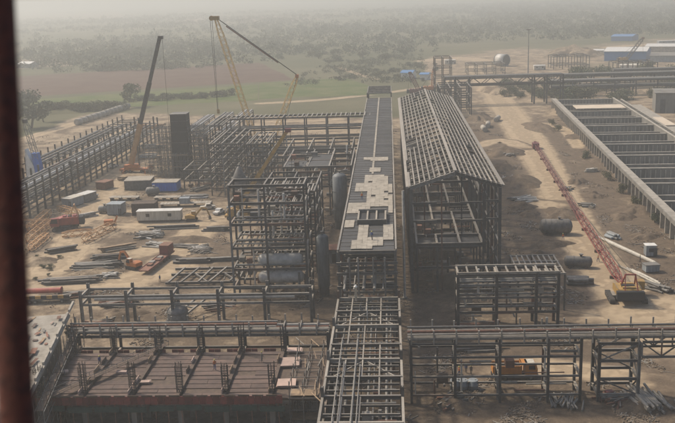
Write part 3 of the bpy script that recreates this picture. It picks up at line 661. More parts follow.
T = thing('process_structure', 'dark two-level frame beside the dull vertical vessel by the rack', 'steel frame')
for x in (-32, -25, -18.5, -12):
    for y in (262, 272, 282, 292): member(T, 'column', (x, y, 0), (x, y, 15), .4)
for z in (15, 9):
    for y in (262, 272, 282, 292): member(T, 'long_beam', (-32, y, z), (-12, y, z), .36, .55)
    for x in (-32, -25, -18.5, -12): member(T, 'cross_beam', (x, 262, z), (x, 292, z), .36, .5, 'steel_pale' if x == -18.5 else 'steel')
for y, x in ((262, -32), (272, -25), (262, -25)): panel(T, 'deck_grating', (x + 3.3, y + 5, 15.1), (6, 9.2, .08), 'grating')

def vessel(label, x, y, r, h, m, legs=True, name='vessel', group=None, cone=False):
    T = thing(name, label, 'vessel', (x, y, 0), 0, group)
    b = h * .12 if legs else 0
    prof = [(b, r * .3), (b + r * .15, r * .8), (b + r * .4, r), (h - r * .5, r), (h - r * .2, r * .75), (h - .02, r * .25), (h, .05)] if not cone else [(0, r), (h * .62, r), (h * .97, r * .25), (h, .1)]
    MB().lathe((0, 0, 0), (0, 0, 1), prof, 24).build('shell', m, T, smooth=True)
    if legs: MB().tube((0, 0, 0), (0, 0, b + r * .5), r * .85, n=18).build('skirt', 'steel', T)
    for z in (h * .35, h * .68): MB().lathe((0, 0, z), (0, 0, 1), [(0, r + .02), (.0, r + .1), (.18, r + .1), (.18, r + .02)], 24).build('stiffener_ring', m, T)
    MB().tube((0, 0, h - .3), (0, 0, h + .6), .25, n=10).tube((0, 0, h + .5), (0, 0, h + .65), .42, n=12).build('top_nozzle', 'galv', T)
    return T
p = at(341, 199); vessel('dull grey upright vessel against the left edge of the central rack', at_depth(339.5, 175, 247).x, 247, 2.05, 16.0, 'vessel_blue')
vessel('slim blue-grey upright vessel right of the drum structure', -15.4, 189, 1.35, 14.0, 'vessel_blue')
vessel('wide pale cone-topped tank behind the drum structure', -49.0, 282, 2.6, 12.0, 'vessel', False, 'cone_tank', None, True)
p = at(168, 339); vessel('squat domed tank standing under the yard portal rack', p.x + .5, p.y + 7, 2.1, 4.6, 'galv', False, 'dome_tank')
# white-roofed hut beside the slim vessel
p = at(328, 255); H_ = thing('equipment_hut', 'small hut with rusty roof beside the slim upright vessel', 'hut', (-14.4, 203, 0))
panel(H_, 'wall', (0, 0, 5.2), (3.4, 4, 3.4), 'greyblue'); panel(H_, 'roof', (0, -.1, 7.0), (4.2, 4.8, .2), 'rust_far'); panel(H_, 'door', (.6, -2.03, 4.9), (1.0, .08, 2.2), 'black')
for sx in (-1.5, 1.5):
    for sy in (-1.8, 1.8): member(H_, 'leg', (sx, sy, 0), (sx, sy, 3.5), .3)

def clutter(T, x0, x1, y0, y1, z0, z1, n, seed):
    """pipe spools, valves and small equipment fixed inside a frame"""
    r = random.Random(seed)
    for k in range(n):
        x, y, z = r.uniform(x0, x1), r.uniform(y0, y1), r.choice([z0 + (z1 - z0) * q / 4 for q in range(5)]) + .3; t = r.random()
        if t < .38: pipe(T, 'pipe_spool', (x, y, z), (min(x1, x + r.uniform(2, 7)), y, z), r.choice((.2, .3, .45)), r.choice(('galv', 'steel_pale', 'rust_far')))
        elif t < .6: pipe(T, 'pipe_spool', (x, y, z), (x, min(y1, y + r.uniform(2, 7)), z), r.choice((.2, .3, .4)), r.choice(('galv', 'steel_pale')))
        elif t < .82: pipe(T, 'riser_pipe', (x, y, max(0, z - r.uniform(2, 6))), (x, y, z + r.uniform(1, 3)), r.choice((.2, .3, .5)), r.choice(('galv', 'steel', 'clad_pale')))
        else: panel(T, 'equipment_box', (x, y, z + .5), (r.uniform(.8, 2), r.uniform(.8, 2), r.uniform(.7, 1.4)), r.choice(('vessel', 'timber_dark', 'galv', 'plate', 'rust_far')))
def things_named(name, part): return next(o for o in bpy.data.objects if o.get('label') and part in o['label'])
def open_frame(label, x0, x1, y0, y1, nx, ny, z, tiers, nj=0, cl=30, seed=1, w=.4):
    T = thing('process_structure', label, 'steel frame'); X = np.linspace(x0, x1, nx); Y = np.linspace(y0, y1, ny)
    for x in X:
        for y in Y: member(T, 'column', (x, y, 0), (x, y, z), w)
    for zz in tiers:
        for y in Y: member(T, 'long_beam', (x0, y, zz), (x1, y, zz), w * .8, w * 1.2)
        for x in X: member(T, 'cross_beam', (x, y0, zz), (x, y1, zz), w * .8, w * 1.1, 'steel_pale')
    for k in range(nj): member(T, 'joist', (x0 + (x1 - x0) * (k + .5) / nj, y0, z + .2), (x0 + (x1 - x0) * (k + .5) / nj, y1, z + .2), .28, .3, 'steel_pale')
    clutter(T, x0, x1, y0, y1, 0, z - 2, cl, seed); return T
open_frame('low joisted frame between the cone-topped tank and the grated frame', -33.5, -20.5, 236, 256, 3, 4, 12.5, (4, 8.3, 12.5), 8, 50, 31)
open_frame('long low frame in front of the rear rack', -45, -14, 303, 341, 5, 5, 11, (3.6, 7.2, 11), 0, 90, 32)
open_frame('tall slim frame behind the cone-topped tank', -49, -42, 300, 326, 2, 4, 16, (4, 8, 12, 16), 4, 40, 33)
open_frame('low pipe-filled frame at the foot of the black tower scaffold', -72, -62, 303, 320, 3, 3, 7, (3.4, 7), 0, 40, 34)
open_frame('slim frame between the tower scaffold and the tiered frame', -66.5, -62, 326, 345, 2, 3, 19, (4.5, 9, 14, 19), 3, 30, 35)
clutter(things_named('', 'holding two pale drums'), -34, -19, 185, 197.5, 3.4, 22, 70, 1)
clutter(things_named('', 'close-set joists'), -30, -18.5, 206, 228, 0, 15, 60, 2)
clutter(things_named('', 'beside the dull vertical'), -31, -13, 263, 291, 0, 15, 50, 3)
clutter(things_named('', 'gabled steel shed'), 5, 19, 191, 290, 0, 10.8, 90, 4)
clutter(things_named('', 'three-tier rack'), 13, 31, 167, 171, 0, 9, 36, 5)
clutter(things_named('', 'lower central rack'), -9, 0, 100, 156, 2, 9, 50, 6)
clutter(things_named('', 'long high central'), -10, 0, 162, 190, 1, 15, 50, 7)
clutter(things_named('', 'front transverse rack right'), 3, 29, 135, 139, 1, 8, 26, 8)
# ------------------------------------------------------------------ back transverse rack
T = thing('pipe_rack', 'long tall rack across the back with comb-like roof joists', 'pipe rack')
bx = [-68 + 8.55 * i for i in range(8)]
for x in bx:
    for y in (351, 359): member(T, 'column', (x, y, 0), (x, y, 18), .5)
    for z in (17.8, 13.2, 9.2, 5): member(T, 'cross_beam', (x, 351, z), (x, 359, z), .35, .5)
for z in (17.8, 13.2, 9.2, 5):
    for a, b in zip(bx[:-1], bx[1:]):
        for y in (351, 359): member(T, 'long_beam', (a, y, z), (b, y, z), .34, .6)
k = -69.0
while k < -9: member(T, 'roof_joist', (k, 349.8, 18.25), (k, 360.2, 18.25), .42, .3, 'steel_pale'); k += 1.9
for y, z, d in ((353, 13.8, .6), (355, 13.8, .4), (357, 13.9, .7), (354, 9.7, .5), (356.5, 9.8, .7), (353, 5.5, .5)): pipe(T, 'pipe', (-67.5, y, z), (-9, y, z), d, 'galv')
T = thing('pipe_rack', 'rear bay of the central rack with open roof beams', 'pipe rack')
for i in range(5):
    y = 412 + i * 7
    for x in (XL, XR): member(T, 'column', (x, y, 0), (x, y, 20), .5)
    member(T, 'cross_beam', (XL, y, 20), (XR, y, 20), .5, .7, 'steel_pale')
for x in (XL, XR): member(T, 'long_beam', (x, 412, 20), (x, 440, 20), .4, .6)

# ------------------------------------------------------------------ dark tower in scaffolding, and pipe frames behind
T = thing('tower', 'black rectangular furnace tower with scaffolding on both sides', 'tower', (-78.2, 329.5, 0))
panel(T, 'casing', (0, 0, 11.8), (6.0, 6.0, 23.2), 'black')
for z in (5, 9, 13, 17, 21): panel(T, 'band', (0, 0, z), (6.14, 6.14, .22), 'steel')
panel(T, 'rim', (0, 0, 23.5), (6.3, 6.3, .3), 'steel')
def scaffold(label, loc, nx, ny, nz, sx, sy, sz, rz=0, m='galv', boards=True, t=.1):
    T = thing('scaffold', label, 'scaffold', loc, rz)
    for i in range(nx + 1):
        for j in range(ny + 1): member(T, 'standard', (i * sx, j * sy, 0), (i * sx, j * sy, nz * sz + .8), t, t, m, 'tube')
    for k in range(1, nz + 1):
        for j in range(ny + 1): member(T, 'ledger', (-.2, j * sy, k * sz), (nx * sx + .2, j * sy, k * sz), t * .9, t * .9, m, 'tube')
        for i in range(nx + 1): member(T, 'transom', (i * sx, -.2, k * sz + .1), (i * sx, ny * sy + .2, k * sz + .1), t * .9, t * .9, m, 'tube')
        if boards and k % 2 == 0:
            for i in range(nx): panel(T, 'board', (i * sx + sx / 2, sy * .5, k * sz + .2), (sx - .1, sy * .7, .06), 'timber')
    return T
scaffold('tube scaffold against the left side of the black tower', (-87.2, 325.8, 0), 4, 3, 9, 1.4, 2.2, 2.05, t=.2)
scaffold('tube scaffold against the right side of the black tower', (-74.6, 325.8, 0), 4, 3, 9, 1.5, 2.2, 2.05, t=.2)
scaffold('low tube scaffold across the foot of the black tower', (-82.0, 322.5, 0), 5, 1, 4, 1.45, 2.0, 2.2, t=.18)
scaffold('tube scaffold standing behind the black tower', (-86, 334.5, 0), 8, 2, 7, 1.9, 2.2, 2.2, t=.18)
scaffold('tube scaffold between the black tower and the left yard', (-92.5, 329, 0), 3, 3, 5, 1.6, 2.2, 2.2, t=.18)
T = thing('process_structure', 'narrow many-tiered steel frame right of the black tower', 'steel frame')
for x in (-60.4, -56, -51.2):
    for y in (293, 301, 309, 317, 325): member(T, 'column', (x, y, 0), (x, y, 17.5), .36)
for k, z in enumerate((2.6, 5.2, 7.8, 10.2, 12.6, 15, 17.4)):
    for y in (293, 301, 309, 317, 325): member(T, 'long_beam', (-60.4, y, z), (-51.2, y, z), .3, .42)
    for x in (-60.4, -56, -51.2): member(T, 'cross_beam', (x, 293, z), (x, 325, z), .3, .4, 'steel_pale' if k == 6 or x == -56 else 'steel')
for k in range(3): member(T, 'joist', (-58.9 + 2.9 * k, 293, 17.8), (-58.9 + 2.9 * k, 325, 17.8), .4, .3, 'steel_pale')
for j, (x0, lab) in enumerate(((-86, 'leftmost long pipe frame running back behind the black tower'), (-77, 'middle long pipe frame running back behind the black tower'), (-68, 'right long pipe frame running back behind the black tower'))):
    T = thing('pipe_rack', lab, 'pipe rack')
    for i in range(6):
        y = 345 + 13 * i
        for x in (x0, x0 + 5): member(T, 'column', (x, y, 0), (x, y, 12 + j), .4)
        for z in (11.5 + j, 7): member(T, 'cross_beam', (x0, y, z), (x0 + 5, y, z), .3, .45, 'steel_pale')
    for x in (x0, x0 + 5):
        for z in (11.5 + j, 7): member(T, 'long_beam', (x, 345, z), (x, 410, z), .3, .45, 'steel_pale' if z > 8 else 'steel')
    for k in range(4): pipe(T, 'pipe', (x0 + .8 + 1.15 * k, 343, 12.0 + j), (x0 + .8 + 1.15 * k, 412, 12.0 + j), rnd.choice((.4, .6, .8)), 'clad_pale' if k % 2 else 'galv')

# ------------------------------------------------------------------ long oblique rack on the left
a, b = at(30, 219), at(128, 160); ang = math.atan2(b.y - a.y, b.x - a.x); Lr = (b - a).length
T = thing('pipe_rack', 'long double-row rack slanting up the left edge with pale pipes', 'pipe rack', a, ang)
n = 26; st = (Lr + 60) / n; wr = 9.0
for i in range(n + 1):
    x = -12 + i * st
    for y in (0, wr): member(T, 'column', (x, y, 0), (x, y, 11.4 if (i % 5) else 12.6), .55)
    member(T, 'cross_beam', (x, 0, 8.6), (x, wr, 8.6), .34, .45, 'steel_pale'); member(T, 'cross_beam', (x, 0, 5.4), (x, wr, 5.4), .34, .45)
    if i < n:
        for y in (0, wr):
            for z in (8.8, 5.6, 2.8): member(T, 'long_beam', (x, y, z), (x + st, y, z), .3, .4, 'steel_pale' if z > 8 else 'steel') if z > 3 or y == 0 else None
for k, (y, d) in enumerate(((1.2, .7), (2.6, .95), (4.2, .55), (5.6, .9), (7.6, .65))):
    pipe(T, 'pipe', (-14, y, 9.2), (Lr + 40 - 12 * k, y, 9.2), d, 'clad_pale' if k == 1 else 'galv'); pipe(T, 'pipe', (-14, y, 6.0), (Lr + 45, y, 6.0), d * .8, 'galv')
    pipe(T, 'pipe', (-14, y * .9, 3.3), (Lr + 30, y * .9, 3.3), d * .7, 'galv') if k % 2 else None
clutter(T, 2, Lr - 8, .5, 8.5, 3, 9.5, 90, 41)
rowL = thing('pipe_rack', 'outer single row of columns beside the left edge road', 'pipe rack', a, ang)
for i in range(17):
    x = 55 + i * 7.2; member(rowL, 'column', (x, 24, 0), (x, 24, 10), .5); member(rowL, 'column', (x, 15, 0), (x, 15, 8), .42)
    member(rowL, 'cross_beam', (x, 15, 7.5), (x, 24, 7.5), .34, .45)
for y, z in ((15, 7.8), (24, 7.8), (24, 4.5)): member(rowL, 'long_beam', (52, y, z), (174, y, z), .3, .4)
for k, y in enumerate((17, 19.5, 22)): pipe(rowL, 'pipe', (52, y, 8.2), (150 - 10 * k, y, 8.2), .8, 'galv')
# pale concrete culvert rings along the road
g0, g1 = at(78, 125), at(126, 109)
for i in range(12):
    p = g0.lerp(g1, i / 11)
    o = MB().lathe((-1.2, 0, 0), (1, 0, 0), [(0, 1.35), (0, 1.75), (4.2, 1.75), (4.2, 1.35)], 18).build('culvert_pipe', 'concrete_pale', None, (p.x, p.y, 1.75), R(74), smooth=True)
    tag(o, 'pale concrete culvert pipe in the row beside the left track', 'pipe', 'culvert pipes beside the track')

# ------------------------------------------------------------------ concrete cell basin on the right
a, b = at(675, 224, 5), at(551, 99, 5); ang = math.atan2(b.y - a.y, b.x - a.x); Lb = (b - a).length
T = thing('concrete_basin', 'long concrete basin divided by cross walls with buttressed walkway', 'basin', (a.x, a.y, 0), ang)
x0, x1, wb, hb = -70.0, Lb, -33.0, 5.0
panel(T, 'floor_slab', ((x0 + x1) / 2, wb / 2 - 2.4, .6), (x1 - x0, -wb + 3, 1.2), 'concrete')
panel(T, 'side_wall', ((x0 + x1) / 2, -2.4, hb / 2), (x1 - x0, .5, hb), 'concrete')
panel(T, 'walkway', ((x0 + x1) / 2, -1.2, hb + .2), (x1 - x0, 2.8, .4), 'concrete_pale')
panel(T, 'parapet', ((x0 + x1) / 2, .12, hb + .15), (x1 - x0, .22, 1.1), 'concrete')
nbt = 62
for i in range(nbt): 
    x = x0 + (i + .5) * (x1 - x0) / nbt; panel(T, 'buttress', (x, -.6, 2.4), (.55, 1.5, 4.8), 'concrete_pale')
panel(T, 'side_wall', ((x0 + x1) / 2, wb + .2, hb / 2), (x1 - x0, .5, hb), 'concrete'); panel(T, 'coping', ((x0 + x1) / 2, wb + .2, hb + .1), (x1 - x0, .9, .2), 'concrete_pale')
panel(T, 'channel_wall', ((x0 + x1) / 2, wb - 4.0, hb / 2 - .4), (x1 - x0, .5, hb - .8), 'concrete'); panel(T, 'coping', ((x0 + x1) / 2, wb - 4, hb - .75), (x1 - x0, .9, .2), 'concrete_pale')
ncell = 14
for i in range(ncell + 1):
    x = x1 - .3 - i * (x1 - x0 - .6) / ncell
    panel(T, 'cross_wall', (x, (wb - 2.2) / 2 + .0, hb / 2 - .3), (.5, -wb - 3.2, hb - .6), 'concrete'); panel(T, 'coping', (x, (wb - 2.2) / 2, hb - .45), (1.0, -wb - 3.6, .25), 'concrete_pale')
    if i < ncell:                                                       # low dividing walls half-way across each cell
        xm = x - (x1 - x0 - .6) / ncell / 2; panel(T, 'divider_wall', (xm, (wb - 2.2) / 2, 1.9), (.4, -wb - 3.2, 3.0), 'concrete'); panel(T, 'coping', (xm, (wb - 2.2) / 2, 3.5), (.7, -wb - 3.4, .2), 'concrete_pale')
    for k in range(18): panel(T, 'pilaster', (x - .42, -3.9 - k * 1.62, hb / 2 - .5), (.35, .32, hb - 1.0), 'concrete_pale') if i < 13 else None
    for k in range(5): panel(T, 'channel_strut', (x - 4 * k, wb - 1.9, hb - 1.1), (.35, 3.6, .35), 'concrete_pale') if i < ncell else None
cw_ = (x1 - x0 - .6) / ncell
panel(T, 'sand_bed', (x1 - .3 - 1.45 * cw_, (wb - 2.2) / 2 - 2, hb - .1), (cw_ * .55, -wb - 9, .35), 'sand_fill')
panel(T, 'sand_bed', (x1 - 75, wb - 8.5, 2.8), (26, 6, .3), 'sand_fill')
panel(T, 'lower_shelf', (x1 - 110, wb - 8.5, 1.2), (200, 7.5, 2.4), 'concrete_pale')

# ------------------------------------------------------------------ unfinished slab building in the foreground
ZS = 7.6; ya, yb = at(150, 398, ZS).y, at(150, 352, ZS).y
T = thing('slab_building', 'unfinished slab building with red-brown formwork boards and rebar cages', 'building', (0, 0, 0))
dv = [at(px, 354, ZS).x for px in (74, 114, 158, 200, 241, 283)]; xe = at(330, 354, ZS).x
panel(T, 'slab', ((dv[0] + xe) / 2, (ya + yb) / 2, ZS - .35), (xe - dv[0], yb - ya, .4), 'timber_dark')
nr = 11; rh = (yb - ya - .2) / nr
for i in range(5):
    a, b = dv[i] + .35, dv[i + 1] - .35
    for r in range(nr):
        n2 = 1 if (r + i) % 3 else 2
        for k in range(n2):
            if rnd.random() < .05: continue
            w = (b - a) / n2
            panel(T, 'form_board', (a + (k + .5) * w, ya + .1 + (r + .5) * rh, ZS - .1 + rnd.uniform(0, .05)), (w - .05, rh - .14 - (.3 if r % 3 == 1 else 0), .07), 'formply')
for i in range(6):
    x = dv[i]
    panel(T, 'beam_form', (x, (ya + yb) / 2, ZS + .1), (.5, yb - ya - .1, .55), 'timber_dark')
    for k in range(5):
        if rnd.random() < .75:
            y = ya + 1.2 + (yb - ya - 2.4) * k / 4
            panel(T, 'side_form', (x - .3, y, ZS + .45 + rnd.uniform(0, .2)), (.1, rnd.uniform(1.4, 2.6), rnd.uniform(.7, 1.2)), rnd.choice(('timber', 'timber', 'pinkply', 'timber_dark')))
    for y in (ya + 1.5, yb - .6):                                       # rebar starter cages
        c = MB()
        for q in range(8):
            u, v = ((-.4, -.4), (0, -.4), (.4, -.4), (.4, 0), (.4, .4), (0, .4), (-.4, .4), (-.4, 0))[q]; c.bar((u, v, 0), (u * 1.1, v * 1.1, rnd.uniform(4.2, 5.2)), .07)
        for q in range(9):
            z = .4 + q * .42
            for s in (-.42, .42): c.bar((-.42, s, z), (.42, s, z), .045); c.bar((s, -.42, z), (s, .42, z), .045)
        c.build('rebar_cage', 'black', T, (x + .1, y, ZS))
nfb = 36
for k in range(nfb):                                                     # edge form boards, front and back
    w = (xe - 6 - dv[0]) / nfb; x = dv[0] + (k + .5) * w
    panel(T, 'edge_board', (x, ya - .15 + rnd.uniform(-.04, .04), ZS - .35 + rnd.uniform(-.05, .05)), (w - .06, .12, 1.3), 'redboard')
    if k % 2 == 0: panel(T, 'edge_board', (x, ya - .3, ZS + .42), (w * 1.6, .1, .25), 'timber_dark')
    if k % 3: panel(T, 'edge_board', (x, yb + .12, ZS - .1), (w - .05, .1, .9), 'redboard')
    if k % 2: member(T, 'prop', (x, ya - .1, .0), (x + rnd.uniform(-.2, .2), ya - .1, ZS - 1.0), .12, .12, 'rust_far', 'tube')
    if k % 4 == 1: panel(T, 'safety_net', (x + w, ya - .32, ZS - 1.45 - rnd.uniform(0, .3)), (w * 3.6, .05, .9), 'net_green', R(rnd.uniform(-2, 2)))
for i in range(6):
    for y in (ya + 1.5, (ya + yb) / 2, yb - 1.2): panel(T, 'column', (dv[i], y, ZS / 2 - .3), (.8, .8, ZS - .6), 'concrete')
panel(T, 'ground_floor', ((dv[0] + xe) / 2, (ya + yb) / 2, .1), (xe - dv[0] + 2, yb - ya + 8, .2), 'concrete')
for (px, py, w, d, rz, lab) in ((290, 362, 3.0, 3.4, .06, 'largest pale pink plywood stack at the right end of the slab'), (286, 383, 2.8, 2.6, .03, 'front plywood stack at the right end of the slab'), (295, 350, 2.4, 1.6, 0, 'rearmost small plywood stack beside the rack'),
        (142, 382, 2.6, .9, .1, 'pale plywood strip lying on the middle formwork bay'), (62, 372, 2, 1, .3, 'small plywood stack in the leftmost formwork bay'), (122, 372, 1.6, .7, 0, 'small plywood stack in the second formwork bay')):
    p = at(px, py, ZS + .2)
    St = thing('plywood_stack', lab, 'plywood stack', (p.x, p.y, ZS), rz)
    for q in range(4): panel(St, 'sheet', (rnd.uniform(-.12, .12), rnd.uniform(-.12, .12), .06 + q * .09), (w, d, .07), 'pinkply', rnd.uniform(-.05, .05))
a, b = at(44, 400, ZS + .7), at(166, 344, ZS + .9)
G = thing('gangway', 'long plank gangway lying aslant over the slab formwork', 'gangway', a, math.atan2(b.y - a.y, b.x - a.x)); L = (b - a).length
for k in range(3): panel(G, 'plank', (L / 2, -.35 + .35 * k, .15), (L, .31, .07), 'timber_dark')
for s in (-.6, .6): member(G, 'handrail', (0, s, .9), (L, s, .9), .07, .07, 'galv', 'tube')
for k in range(12):
    for s in (-.6, .6): member(G, 'rail_post', (L * k / 11, s, 0), (L * k / 11, s, .95), .07, .07, 'galv', 'tube')
# stair scaffold between the slab and the low rack
scaffold('dark tube scaffold stair between the slab building and the central rack', (xe + .3 - 5.2, ya - .5, 0), 2, 5, 5, 2.0, 3.2, 1.9, m='steel', t=.13)
for k in range(12):
    p = at(300 + 24 * rnd.random(), 352 + 60 * rnd.random(), ZS); o = MB().bar((-1.6, 0, 0), (1.6, 0, .1), .12, .1).build('scaffold_plank', rnd.choice(('timber', 'steel_pale')), None, (p.x, p.y, ZS + 2.2), R(rnd.uniform(60, 120)))
    tag(o, 'loose plank on the scaffold stair by the central rack', 'plank', 'loose planks on the scaffold stair')
# pale concrete block with scaffolded flank at the lower left
a, b = at(70, 314, 11), at(42, 372, 11); ang = math.atan2(a.y - b.y, a.x - b.x); L = (a - b).length
T = thing('concrete_block', 'pale concrete roof deck at the lower left with scaffolded flank', 'building', (b.x, b.y, 0), ang)
panel(T, 'roof_slab', (L / 2 - 6, 9, 10.8), (L + 12, 18, .5), 'concrete_pale'); panel(T, 'core', (L / 2 - 6, 9.6, 5.2), (L + 10, 15.5, 10.4), 'concrete')
for k in range(7): panel(T, 'parapet_block', (-9 + k * 6 + 2, .3, 11.25), (4.8, .35, .5), 'concrete_pale')
for k in range(60): panel(T, 'deck_sheet', (rnd.uniform(-4, L - .8), rnd.uniform(1.2, 12), 11.1 + .006 * k), (rnd.uniform(.6, 2.6), rnd.uniform(.25, .9), .05), rnd.choice(('pinkply', 'timber', 'concrete', 'formply', 'rust_far')), rnd.uniform(-.3, .3))
for k in range(14):
    x = -10 + k * (L + 10) / 13
    for y in (-.6, -1.9): member(T, 'standard', (x, y, 0), (x, y, 11), .15, .13, 'timber_dark' if k % 3 else 'galv', 'tube')
for z in (1.8, 3.6, 5.4, 7.2, 9.0):
    for y in (-.6, -1.9): member(T, 'ledger', (-10, y, z), (L, y, z), .11, .11, 'galv', 'tube')
    for k in range(10): panel(T, 'board', (-8 + k * (L + 8) / 10, -1.25, z + .1), ((L + 8) / 10.5, .9, .06), 'timber_dark')

# ------------------------------------------------------------------ cranes
def crawler_base(T, L, w, body, cab_side=1, hb=2.2, counter='black'):
    """two tracks, car body and upper works; +x is the boom end"""
    for s in (-1, 1):
        pr = []
        for k in range(9): t = -math.pi / 2 + math.pi * k / 8; pr.append((L / 2 - .55 + .55 * math.cos(t), .55 + .55 * math.sin(t)))
        for k in range(9): t = math.pi / 2 + math.pi * k / 8; pr.append((-L / 2 + .55 + .55 * math.cos(t), .55 + .55 * math.sin(t)))
        tr = MB().prism(pr, s * w / 2 - .5, s * w / 2 + .5).build('track', 'rubber', T)
        for k in range(5): MB().tube((-L / 2 + .7 + k * (L - 1.4) / 4, s * (w / 2) - .56, .52), (-L / 2 + .7 + k * (L - 1.4) / 4, s * (w / 2) + .56, .52), .36, n=12).build('roller', 'steel', tr, sub=True)
    MB().box((0, 0, .95), (2.6, w - .6, .7)).tube((0, 0, 1.2), (0, 0, 1.6), 1.1, n=16).build('undercarriage', 'steel', T)
    MB().prism([(-L * .55, 1.6), (L * .36, 1.6), (L * .36, 1.6 + hb * .75), (L * .1, 1.6 + hb), (-L * .5, 1.6 + hb), (-L * .55, 1.6 + hb * .8)], -w * .36, w * .36).build('house', body, T)
    MB().prism([(-L * .75, 1.5), (-L * .555, 1.5), (-L * .555, 1.5 + hb), (-L * .72, 1.5 + hb)], -w * .42, w * .42).build('counterweight', counter, T)
    c = MB().prism([(L * .2, 1.6), (L * .52, 1.6), (L * .56, 2.6), (L * .48, 1.6 + hb * 1.1), (L * .2, 1.6 + hb * 1.1)], cab_side * w * .38, cab_side * w * .62).build('cab', body, T)
    MB().prism([(L * .26, 2.5), (L * .545, 2.6), (L * .47, 1.5 + hb * 1.05), (L * .26, 1.5 + hb * 1.05)], cab_side * (w * .62 + .0) + .01 * cab_side, cab_side * (w * .62 + .03)).build('cab_window', 'glass_dark', c, sub=True)
    for k in range(3): MB().box((-L * .4 + k * L * .2, 0, 1.6 + hb + .18), (L * .12, w * .4, .36)).build('winch_cover', counter if k % 2 else body, T)
    for s in (-1, 1): MB().bar((-L * .5, s * w * .365, 1.8 + hb), (L * .1, s * w * .365, 1.8 + hb), .06).build('deck_rail', 'galv', T)
# heavy crane on the right: its red boom lies along the road
p = at(625, 300); q = at(534, 147); ang = math.atan2(q.y - p.y, q.x - p.x)
T = thing('crawler_crane', 'yellow and black crawler crane whose red lattice boom lies along the road', 'crane', (p.x + .3, p.y + .5, 0), ang)
crawler_base(T, 6.8, 6.6, 'yellow', -1, 1.7)
Lq = (q - p).length - 3
MB().lattice((4.0, 0, 2.2), (Lq * .36, 0, 1.9), .6, 1.5, 22, .15, k2=.97, w2=1.4).build('boom', 'red', T)
MB().lattice((Lq * .36, 0, 1.9), (Lq, 0, 1.5), 1.4, 1.2, 34, .13, k1=.02, k2=.95, w2=.6).build('boom_extension', 'red_dark', T)
MB().box((Lq - 1, 0, 1.3), (4.0, 2.6, 2.0)).tube((Lq + 1, -.5, 1.9), (Lq + 1, .5, 1.9), .8, n=14).build('boom_head', 'red_dark', T)
for s in (-1, 1): MB().bar((-1.5, s * 1.3, 3.9), (-3.6, s * 1.0, 6.6), .26).bar((-5.2, s * 1.3, 3.6), (-3.6, s * 1.0, 6.6), .2).build('gantry_leg', 'red', T)
MB().bar((-3.6, -1.1, 6.6), (-3.6, 1.1, 6.6), .28).build('gantry_head', 'red', T)
for s in (-.7, .7): MB().bar((-3.6, s, 6.6), (Lq * .3, s, 3.1), .06).build('pendant', 'black', T)
for k in range(9): MB().box((14 + k * (Lq - 20) / 8, 0, .35), (.5, 1.7, .7)).build('boom_trestle', 'timber_dark', T)
# red crawler crane on the left with an orange boom lowered to the yard
p = at(66, 229); T = thing('crawler_crane', 'red crawler crane parked by the left rack among orange boom sections', 'crane', (p.x, p.y, 0), R(195))
crawler_base(T, 7.4, 5.0, 'red', 1, 2.2)
MB().lattice((3.5, 0, 2.2), (21, 1.5, 4.2), .7, 1.7, 14, .13, w2=.6).build('boom', 'tan_orange', T)
for s in (-1, 1): MB().bar((-1.5, s, 3.8), (-3.0, s * .8, 7.2), .22).bar((-4, s, 3.8), (-3.0, s * .8, 7.2), .18).build('gantry_leg', 'tan_orange', T)
MB().bar((-3, -.9, 7.2), (-3, .9, 7.2), .25).build('gantry_head', 'tan_orange', T)
for k, (a, b, w, lab) in enumerate((((84, 244), (115, 228), 2.0, 'long orange boom section on the ground right of the red crane'), ((28, 244), (52, 224), 2.0, 'orange boom section lying nearest the left post'), ((29, 233), (50, 214), 1.9, 'orange boom section propped against the left rack'),
        ((62, 238), (92, 234), 1.6, 'short orange boom section in front of the red crane'), ((58, 210), (80, 216), 1.6, 'orange boom head section behind the red crane'), ((30, 252), (48, 237), 1.5, 'pale orange boom section at the foot of the post'))):
    a, b = at(*a), at(*b); L = (b - a).length; T = thing('boom_section', lab, 'boom section', a, math.atan2(b.y - a.y, b.x - a.x))
    MB().lattice((0, 0, w / 2 + .1), (L, 0, w / 2 + .1), w * .6, w, max(4, int(L / 1.8)), .2, k1=.03, k2=.97, w2=w * .6).build('lattice', 'tan_orange', T)
    for x in (L * .2, L * .8): MB().box((x, 0, .1), (.3, w + .5, .2)).build('sleeper', 'timber_dark', T)
# big yellow crane with derrick mast behind the back rack
p = at(266, 153); Yc = p.y
T = thing('lattice_crane', 'tall yellow lattice boom crane with back mast beyond the rear rack', 'crane', (p.x, p.y, 0), R(180))
crawler_base(T, 9.5, 7.5, 'crane_yellow', 1, 2.6)
def loc_(v): return Vector((-(v.x - p.x), -(v.y - p.y), v.z))
tip, mast = loc_(at_depth(216, 19, Yc - 6)), loc_(at_depth(297, 76, Yc + 4)); foot = Vector((3.5, 0, 2.6))
MB().lattice(foot, tip, .9, 2.0, 34, .2, w2=1.0).build('boom', 'crane_yellow', T)
MB().lattice(Vector((-2, 0, 3)), mast, .9, 1.9, 20, .2, w2=.8).build('mast', 'crane_yellow', T)
MB().box(tip + Vector((.3, 0, .4)), (3.2, 1.8, 1.6)).tube(tip + Vector((1.8, -.5, .4)), tip + Vector((1.8, .5, .4)), 1.0, n=14).build('boom_head', 'yellow', T)
MB().box(mast, (1.4, 1.6, 1.4)).build('mast_head', 'orange', T)
mid = tip.lerp(mast, .78)
for s in (-.5, .5): MB().bar(tip + Vector((0, s, .6)), mast + Vector((0, s, .5)), .2).build('pendant', 'black', T)
MB().bar(tip.lerp(mast, .12), tip.lerp(mast, .76), .42).build('pendant_bar', 'red_dark', T)
MB().bar(mast, (-6, 0, 3), .12).build('stay_rope', 'black', T)
